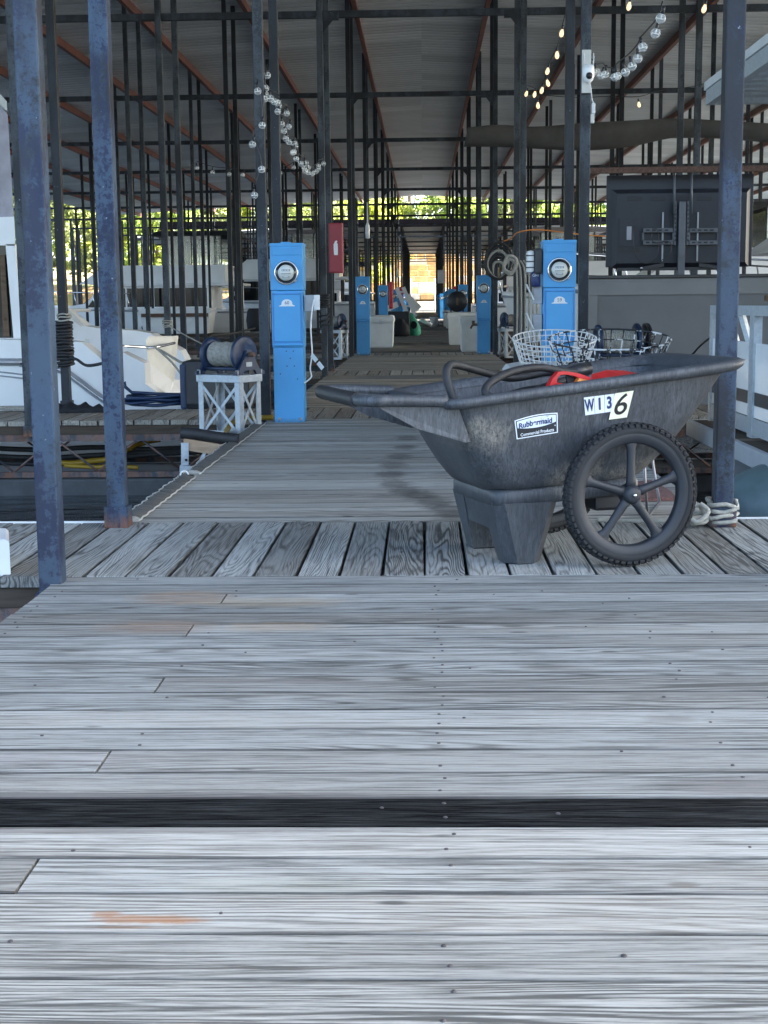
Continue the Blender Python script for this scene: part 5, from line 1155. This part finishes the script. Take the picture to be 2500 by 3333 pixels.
# ------------------------------------------------------------------ bar and television on the right
t_ = thing('bar_counter', 'long grey panelled bar counter on the right pier below the television', 'bar counter', (2.8, 12.62, 0)); o_ = t_.location
z1 = aY(1912, 897, 12.6).z; x0 = aY(1912, 900, 12.6).x
b = MB(); b.box(x0 - o_.x, 5.6 - o_.x, .0, .5, 0, z1 - .03); b.build('panel', 'bar', t_)
b = MB(); b.box(x0 - .02 - o_.x, 5.65 - o_.x, -.05, .55, z1 - .028, z1, .006); b.build('counter_top', 'meter_dark', t_)
b = MB(); b.box(x0 - o_.x, 5.6 - o_.x, -.02, -.002, z1 - .17, z1 - .03); b.build('top_trim', 'bar_frame', t_)
b = MB(); b.box(x0 - o_.x, x0 + .09 - o_.x, -.02, -.002, 0, z1 - .172); b.build('side_trim', 'bar_frame', t_)
YT = 12.95
t_ = thing('television', 'large flat television seen from behind on a dark wall mount above the bar', 'television', aY(2212, 865, YT)); o_ = t_.location
def tv(px, py, dy=0): return aY(px, py, YT + dy) - o_
A0, A1 = tv(1972, 870), tv(2455, 565)
b = MB(); b.box(A0.x, A1.x, 0, .035, A0.z, A1.z, .008); b.build('screen_back', 'tv', t_)
B0, B1 = tv(2003, 858), tv(2428, 627)
def fr(a, b_, y0, y1, k): return MB().loft([[(a.x - k, y0, a.z - k), (b_.x + k, y0, a.z - k), (b_.x + k, y0, b_.z + k), (a.x - k, y0, b_.z + k)], [(a.x, y1, a.z), (b_.x, y1, a.z), (b_.x, y1, b_.z), (a.x, y1, b_.z)]], smooth=False)
fr(B0, B1, -.002, -.045, .04).build('rear_cover', 'tv', t_)
B2, B3 = tv(2012, 805), tv(2081, 712); MB().box(B2.x, B3.x, -.052, -.0455, B2.z, B3.z, .003).build('port_panel', 'tv', t_)
B2, B3 = tv(2010, 823), tv(2080, 808); MB().box(B2.x, B3.x, -.050, -.0455, B2.z, B3.z).build('port_recess', 'black_print', t_)
B2, B3 = tv(2037, 782), tv(2053, 738); MB().box(B2.x, B3.x, -.056, -.0525, B2.z, B3.z).build('port_label', 'grey_box', t_)
B2, B3 = tv(2017, 629), tv(2043, 618); MB().box(B2.x, B3.x, -.004, -.001, B2.z, B3.z).build('rating_label', 'white_print', t_)
for px in (2038, 2113, 2200, 2265): 
    B2, B3 = tv(px, 655), tv(px + 50, 640); MB().box(B2.x, B3.x, -.049, -.0455, B2.z, B3.z, .002).build('vent', 'black_print', t_)
mt = thing('television_mount', 'dark slotted steel mount and pole hanging from the bar behind the television', 'bracket', aY(2217, 905, YT - .1)); o_ = mt.location
def mp(px, py, dy=-.09): return aY(px, py, YT + dy) - o_
a, b_ = mp(2204, 900), mp(2231, 657); MB().box(a.x, b_.x, -.03, .03, a.z, b_.z, .003).build('column', 'tv2', mt)
for x0, x1 in ((2192, 2202), (2233, 2243)): a, b_ = mp(x0, 798), mp(x1, 655); MB().box(a.x, b_.x, -.01, .03, a.z, b_.z).build('slotted_rail', 'tv2', mt)
sl = MB()
for x in (2197, 2238):
    for i in range(9): a = mp(x, 670 + i * 14); sl.box(a.x - .006, a.x + .006, -.013, -.0101, a.z - .010, a.z + .010)
sl.build('slot', 'black_print', mt)
for x0, x1 in ((2093, 2191), (2243, 2337)):
    for ya, yb in ((757, 742), (797, 782)):
        a, b_ = mp(x0, ya), mp(x1, yb); MB().box(a.x, b_.x, -.005, .02, a.z, b_.z, .003).build('plate_rail', 'tv2', mt)
        s_ = MB()
        for i in range(4): x = x0 + (x1 - x0) * (i + .7) / 4.8; c = mp(x, (ya + yb) / 2); s_.box(c.x - .016, c.x + .016, -.008, -.0052, c.z - .007, c.z + .007)
        s_.build('slot', 'black_print', mt)
    for xx in (x0, x1): a, b_ = mp(xx - 3, 782), mp(xx + 3, 757); MB().box(a.x, b_.x, -.005, .02, a.z, b_.z).build('plate_end', 'tv2', mt)
for x in (2158, 2272): a, b_ = mp(x - 4, 850), mp(x + 4, 690); MB().box(a.x, b_.x, .021, .04, a.z, b_.z).build('vertical_arm', 'grey_box', mt)
for x in (2193, 2249): a, b_ = mp(x, 696), mp(x, 548); MB().cyl((a.x, -.02, a.z), (b_.x, -.02, b_.z), .011, n=8).build('hanger_rod', 'tv2', mt)
a, b_ = mp(2010, 882), mp(2390, 868); MB().box(a.x, b_.x, -.01, .03, a.z, b_.z).build('cross_bar', 'black_pl', mt)
for x0, x1 in ((2090, 2158), (2352, 2272)): a, b_ = mp(x0, 874), mp(x1, 862); MB().bar(a + Vector((0, -.03, 0)), b_ + Vector((0, -.03, 0)), .04, .03).build('gas_arm', 'black_pl', mt)
for x in (2088, 2320): MB().lathe([(.012, 0), (.010, -.008), (1e-4, -.01)], mp(x, 872, -.13), (0, 1, 0), 12).build('bolt', 'chrome', mt)
t_ = thing('tv_cable', 'thin black cable looping behind the television', 'cable', aY(2120, 790, YT - .12)); o_ = t_.location
MB().tube([p - o_ for p in spline([aY(x, y, YT - .15) for x, y in ((2070, 735), (2060, 750), (2063, 800), (2075, 840), (2100, 858), (2130, 845), (2145, 800), (2140, 750), (2125, 745), (2122, 780), (2140, 790), (2170, 785), (2185, 795), (2180, 825), (2150, 850))], 5)], .004, 5).build('cable', 'black_pl', t_)
p0, p1 = aY(1922, 556, YT - .2), aY(2700, 545, YT - .2); t_ = thing('hanging_bar', 'rusty brown horizontal tube across the posts above the television', 'beam', p0); MB().bar((0, 0, 0), p1 - p0, .05, .05).build('tube', 'rust', t_)
t_ = thing('bar_cable', 'black cable curving down from the pontoon rail to the deck by the bar', 'cable', aY(2300, 1105, 11)); o_ = t_.location; MB().tube([p - o_ for p in spline([aY(2252, 1156, 11.6), aY(2275, 1130, 11.4), aY(2300, 1108, 11), aY(2330, 1090, 10.4)], 5)], .009, 6).build('cable', 'black_rub', t_)
# ------------------------------------------------------------------ pontoon boat near right
t_ = thing('pontoon_boat', 'pontoon boat with white striped rail panels and aluminium roof on the right', 'boat', (2.0, 8.6, WATER)); o_ = t_.location
def W3(x, y, z): return Vector((x, y, z)) - o_
zd = .08; xf = 2.02
b = MB(); b.box(xf - .12 - o_.x, 9 - o_.x, 6.9 - o_.y, 10.05 - o_.y, zd - .05 - o_.z, zd - o_.z); b.build('deck', 'edge_wood', t_)
b = MB(); b.box(xf - .16 - o_.x, xf - .121 - o_.x, 6.85 - o_.y, 10.1 - o_.y, zd - .11 - o_.z, zd + .0 - o_.z, .006); b.build('deck_beam', 'grey_box', t_)
b = MB(); b.box(xf - .121 - o_.x, 9 - o_.x, 10.05 - o_.y, 10.1 - o_.y, zd - .16 - o_.z, zd - o_.z); b.build('side_beam', 'galv', t_)
b = MB(); b.box(xf - .0 - o_.x, xf + .3 - o_.x, 9.6 - o_.y, 9.95 - o_.y, zd - .34 - o_.z, zd - .2 - o_.z); b.build('bracket', 'white_pl', t_)
for y, dx in ((7.75, 0), (9.5, .75)):
    b = MB(); b.tube([W3(1.60 + dx, y, -.16), W3(1.66 + dx, y, -.19), W3(1.80 + dx, y, -.23), W3(2.1 + dx, y, -.26), W3(9, y, -.28)], [.05, .17, .26, .29, .29], 28); b.build('float_tube', 'teal', t_)
zt = .88
def rail(y0, y1, nm):
    for y in (y0, y1): MB().box(xf - .025 - o_.x, xf + .025 - o_.x, y - .03 - o_.y, y + .03 - o_.y, zd - o_.z, zt - o_.z).build('rail_post', 'alu', t_)
    f = MB(); f.box(xf - .028 - o_.x, xf + .028 - o_.x, y0 - o_.y, y1 - o_.y, zt - .06 - o_.z, zt - o_.z); f.build('rail', 'alu', t_); f = MB(); f.box(xf - .02 - o_.x, xf + .02 - o_.x, y0 - o_.y, y1 - o_.y, zd + .02 - o_.z, zd + .12 - o_.z); f.build('rail', 'alu', t_)
    for za, zb, m_ in ((.36, .655, 'gelcoat'), (.28, .358, 'black_pl'), (.205, .278, 'gelcoat'), (.12 + zd - .08 + .0, .203, 'black_pl')):
        MB().box(xf - .012 - o_.x, xf + .012 - o_.x, y0 + .03 - o_.y, y1 - .03 - o_.y, za - o_.z, zb - o_.z).build('panel', m_, t_)
rail(8.78, 10.0, 'a'); rail(6.95, 8.72, 'b')
for y in (9.55, 9.15): MB().bar(W3(xf + .02, y + .1, zt - .05), W3(xf + .22, y - .05, zd), .05, .03).build('brace', 'alu', t_)
b = MB(); b.box(xf + .5 - o_.x, xf + .95 - o_.x, 8.6 - o_.y, 9.8 - o_.y, .55 - o_.z, .66 - o_.z, .02); b.build('table_top', 'grey_gel', t_)
for y in (8.75, 9.6): MB().cyl(W3(xf + .72, y, zd), W3(xf + .72, y, .55), .03, n=10).build('table_leg', 'alu', t_)
b = MB(); b.prism([W3(2.36, 9.3, .96), W3(2.36, 9.3, 1.08), W3(2.60, 9.3, 1.50), W3(3.4, 9.3, 1.50), W3(3.4, 9.3, .96)], (0, -1.6, 0)); b.build('windshield_cowl', 'gelcoat', t_)
b = MB(); b.box(2.24 - o_.x, 2.50 - o_.x, 8.9 - o_.y, 9.5 - o_.y, .905 - o_.z, .945 - o_.z, .004); b.build('shelf', 'raw_wood', t_)
b = MB(); b.box(2.6 - o_.x, 2.9 - o_.x, 7.7 - o_.y, 9.3 - o_.y, zd - o_.z, .955 - o_.z, .02); b.build('console', 'gelcoat', t_)
zr0 = aY(2297, 342, 10.05).z; zr1 = aY(2297, 268, 10.05).z; xr = aY(2297, 342, 10.05).x
b = MB(); b.box(xr - o_.x, xr + .05 - o_.x, 6.6 - o_.y, 10.05 - o_.y, zr0 - o_.z, zr1 - .055 - o_.z); b.build('roof_fascia', 'alu', t_)
b = MB(); b.box(xr - .012 - o_.x, xr + .06 - o_.x, 6.6 - o_.y, 10.06 - o_.y, zr1 - .053 - o_.z, zr1 - o_.z); b.build('roof_edge', 'white_pl', t_)
b = MB(); b.box(xr + .05 - o_.x, 9 - o_.x, 10.0 - o_.y, 10.05 - o_.y, zr0 - o_.z, zr1 - .055 - o_.z); b.build('roof_fascia', 'alu', t_)
sec = []
n = 16
for i in range(n):
    y = 6.6 + 3.4 * i / n; w_ = 3.4 / n; sec += [(y, 0), (y + w_ * .55, 0), (y + w_ * .65, .03), (y + w_ * .9, .03)]
sec.append((10.0, 0)); m_ = len(sec)
b = MB(); b.add([(x - o_.x, y - o_.y, zr0 + .03 + z - o_.z) for x in (xr + .05, 9) for y, z in sec], [(i, i + 1, m_ + i + 1, m_ + i) for i in range(m_ - 1)]); b.build('roof_sheet', 'alu', t_)
MB().tube(arc(W3(xr + .33, 8.3, zr0 + .0), .035, -.5 * PI * 2.2, PI * .6, 10), .006, 6).build('hook', 'black_pl', t_)
for y in (6.8, 9.9): MB().cyl(W3(xr + 1.2, y, zd), W3(xr + 1.2, y, zr0 + .03), .03, n=10).build('roof_post', 'alu', t_)
t_ = thing('rope_coil', 'pale rope heap lying on the pontoon deck under the striped panel', 'rope', (2.10, 9.05, zd)); pts = [Vector((.04 + .05 * math.cos(i * .7), .28 * math.sin(i * .31), .015 + .0016 * i)) for i in range(70)]; MB().tube(spline(pts, 2), .013, 6).build('rope', 'white_rope', t_)
# ------------------------------------------------------------------ tarp, cables, smoker, heaps farther on
t_ = thing('brown_tarp', 'long sagging brown tarp hung below the roof over the right slips', 'tarp', aY(1900, 445, 23)); o_ = t_.location
up_ = [aY(x, y, 23) for x, y in ((1522, 415), (1620, 406), (1740, 412), (1900, 400), (2050, 392), (2200, 385), (2350, 392), (2560, 405))]; lo_ = [aY(x, y, 23.2) for x, y in ((1510, 478), (1620, 478), (1740, 484), (1900, 490), (2050, 478), (2200, 448), (2350, 452), (2560, 470))]
up_, lo_ = spline(up_, 5), spline(lo_, 5); rings = []
for a, b in zip(up_, lo_):
    c = a - o_; d = b - o_; m_ = (c + d) / 2 + Vector((0, -.07, -.03)); rings.append([c, c.lerp(m_, .5) + Vector((0, -.02, 0)), m_, m_.lerp(d, .5) + Vector((0, -.02, -.01)), d, d + Vector((0, .03, .01)), m_ + Vector((0, .03, .015)), c + Vector((0, .03, 0))])
MB().loft(rings).build('sheet', 'tarp', t_)
def coil(label, p, r, mats, n=5, tails=0):
    t_ = thing('cable_coil', label, 'cable', p)
    for j in range(n):
        k = r * (1 - .11 * j); MB().tube([Vector((k * .85 * math.cos(a) + .01 * math.sin(3 * a + j), -.05 + .012 * j, k * 1.15 * math.sin(a) - .03 * j)) for a in [2 * PI * i / 28 for i in range(28)]], .022, 7, True).build('loop', mats[j % len(mats)], t_)
    for j in range(tails): MB().tube(spline([(r * .5 + .04 * j, -.04, r * .5), (r * .9 + .05 * j, -.05, -.1), (r * 1.0 + .05 * j, -.06, -.5 - .06 * j), (r * .95 + .05 * j, -.05, -.95 - .1 * (j % 3))], 5), .012, 6).build('hanging_end', mats[(j + 1) % len(mats)], t_)
coil('black and white cables coiled large on the right post above pedestal 57', aY(1622, 850, 24.9), .27, ('black_rub', 'black_rub', 'white_rope'), 6, 0)
coil('pale ropes hanging in a bunch on the post beside the coiled cables', aY(1660, 860, 18.1), .09, ('rope',), 2, 6)
t_ = thing('smoker', 'round black drum smoker on thin legs right of the walkway', 'grill', (.88, 37.2, 0)); b = MB(); b.lathe([(1e-4, -.30), (.24, -.30), (.265, -.27), (.265, .27), (.24, .30), (1e-4, .30)], (0, 0, .93), (0, 1, 0), 28); b.build('drum', 'black_pl', t_)
for sx in (-.16, .16):
    for sy in (-.22, .22): MB().cyl((sx, sy, 0), (sx, sy, .75), .014, n=6).build('leg', 'black_pl', t_)
MB().box(-.03, .03, -.312, -.300, .84, 1.03).build('handle_plate', 'raw_wood', t_); MB().box(-.36, .36, -.30, .30, .64, .66).build('shelf', 'black_pl', t_)
t_ = thing('green_bag', 'green canvas bag with dark mouth slumped on the left side of the walkway', 'bag', (-.27, 40.0, 0)); rg = []
for z, k, dx in ((0, .8, 0), (.06, 1.05, 0), (.22, 1.1, -.02), (.42, .85, -.06), (.58, .55, -.10), (.62, .35, -.11)): rg.append([Vector((.20 * k * math.cos(2 * PI * i / 14) + dx, .17 * k * math.sin(2 * PI * i / 14), z + .02 * math.sin(i * 2.1))) for i in range(14)])
MB().loft(rg).build('bag', 'green_bag', t_); MB().prism([(.09 * math.cos(2 * PI * i / 12) + .01, -.19, .30 + .11 * math.sin(2 * PI * i / 12)) for i in range(12)], (0, -.012, 0)).build('mouth', 'black_cv', t_)
t_ = thing('bin_bags', 'black rubbish bags heaped between the left dock box and the green bag', 'bags', (-.66, 39.5, 0)); rs = random.Random(4)
b = MB(); b.loft([[Vector((.26 * k * math.cos(2 * PI * i / 14) * (1 + .1 * math.sin(i * 3)), .2 * k * math.sin(2 * PI * i / 14), z + .02 * math.sin(i * 1.7))) for i in range(14)] for z, k in ((0, .9), (.1, 1.1), (.28, 1.0), (.42, .6), (.46, .2))]); b.build('bag', 'black_cv', t_)
b = MB(); b.box(-.35, .28, .1, .5, 0, .68, .03); b.build('crate', 'black_pl', t_)
t_ = thing('folded_chair', 'folded white slatted chair leaning on the heap behind the green bag', 'chair', (-.42, 41.0, .1))
for dx in (-.16, .04): MB().bar((dx - .18, 0, 1.25), (dx + .16, -.1, .42), .11, .05, (0, 1, 0)).build('rail', 'white_pl', t_)
for q in range(4): f = q / 4 + .1; MB().bar((-.34 + .34 * f, -.01 - .1 * f, 1.2 - .8 * f), (-.10 + .34 * f, -.01 - .1 * f, 1.2 - .8 * f), .05, .02, (0, 1, 0)).build('slat', 'white_pl', t_)
b = MB(); b.bar((-.95, -.1, .50), (-.30, -.1, .78), .16, .03, (0, 1, 0)); b.build('seat_panel', 'white_pl', t_); b = MB(); b.bar((-.05, .1, 1.0), (.30, .1, .62), .22, .03, (0, 1, 0)); b.build('back_panel', 'white_pl', t_)
t_ = thing('white_tube', 'white foam tube poking out from behind the green bag', 'tube', (.02, 40.3, .2)); MB().cyl((-.1, 0, .25), (.22, -.05, .08), .055, n=12).build('tube', 'white_pl', t_)
t_ = thing('white_bucket', 'small white bucket on the right of the far walkway', 'bucket', (.42, 55, 0)); MB().lathe([(1e-4, 0), (.13, 0), (.17, .36), (.155, .36), (.12, .02), (1e-4, .02)], (0, 0, 0), n=18).build('bucket', 'white_pl', t_)
for i, (x, y, z, w_, h) in enumerate(((-1.08, 40.2, .75, .12, .75), (-.98, 53, .8, .14, .7), (1.0, 53.5, .9, .14, .6))):
    t_ = thing('life_ring_cover', ('red extinguisher housing beside the third left pedestal', 'red cover on the far left posts', 'red flag cloth on the far right posts')[i], 'red cover', (x + .18, y, z)); MB().box(-w_ / 2, w_ / 2, 0, .1, 0, h, .04).build('cover', 'red', t_)
t_ = thing('notice_board', 'pale grey board fixed high on the right row of posts', 'board', aY(1437, 884, 44)); b = MB(); b.box(-.12, .12, 0, .02, -.35, .05); b.build('board', 'grey_box', t_)
for i, (px, py, Y, h) in enumerate(((1197, 727, 25, .22), (1294, 862, 52, .25))):
    t_ = thing('hanging_fender', 'white bottle hanging on a thin line, %s along the left posts' % ('nearer' , 'farther')[i], 'float', aY(px, py + 50 - i * 10, Y)); MB().lathe([(1e-4, 0), (.035, .01), (.04, .1), (.035, h), (.012, h + .06), (.01, h + .4), (1e-4, h + .4)], (0, 0, 0), n=10).build('bottle', 'white_pl', t_)
p = aZ(1128, 1264); t_ = thing('brown_mat', 'small brown mat on the walkway beyond the cart handle', 'mat', (p.x, p.y, .004)); MB().box(-.30, .30, -.12, .14, 0, .018, .004).build('mat', 'brownmat', t_)
mm = MB(); mm.box(-.215, -.205, -.125, .145, .0185, .021); mm.box(.205, .215, -.125, .145, .0185, .021); mm.build('strap', 'black_pl', t_)
t_ = thing('brass_tap', 'brass water tap on the side of pedestal 57', 'tap', (.93, 25.42, .52)); MB().cyl((.03, 0, 0), (-.06, 0, 0), .022, n=8).build('body', 'rust', t_); MB().cyl((-.05, 0, 0), (-.09, 0, -.07), .018, n=8).build('spout', 'rust', t_); MB().bar((-.04, 0, .0), (-.04, 0, .07), .05, .02).build('handle', 'rust', t_)
t_ = thing('orange_cord', 'thin orange cord stretched between the posts above the coiled cables', 'cord', aY(1650, 760, 18.2)); o_ = t_.location; MB().tube([p - o_ for p in spline([aY(1640, 785, 18.3), aY(1665, 775, 18.2), aY(1690, 755, 18.0), aY(1760, 748, 18), aY(1880, 762, 18), aY(1980, 770, 18)], 5)], .008, 5).build('cord', 'orange', t_)
# mat and wire hoop behind the cart wheel
p = [aZ(1850, 1640), aZ(2200, 1632), aZ(2185, 1612), aZ(2120, 1575), aZ(1850, 1592)]; c = sum(p, Vector()) / 5
t_ = thing('carpet_scrap', 'reddish brown carpet scrap on the boards behind the cart wheel', 'carpet', (c.x, c.y, .004)); MB().prism([Vector((q.x - c.x, q.y - c.y, 0)) for q in p], (0, 0, .016)).build('carpet', 'mat', t_)
t_ = thing('wire_hoop', 'bent steel wire stand standing on the boards behind the cart wheel', 'wire stand', aZ(2108, 1692)); o_ = t_.location
e0 = aZ(2108, 1690); e1 = aZ(2147, 1640); MB().tube([q - o_ for q in (e0 + Vector((-.02, .03, .34)), e0 + Vector((-.012, .01, .16)), e0 + Vector((0, 0, .008)), e1 + Vector((0, 0, .008)), e1 + Vector((-.03, .02, .18)), e1 + Vector((-.04, .03, .34)))], .0065, 7).build('wire', 'steelwire', t_)
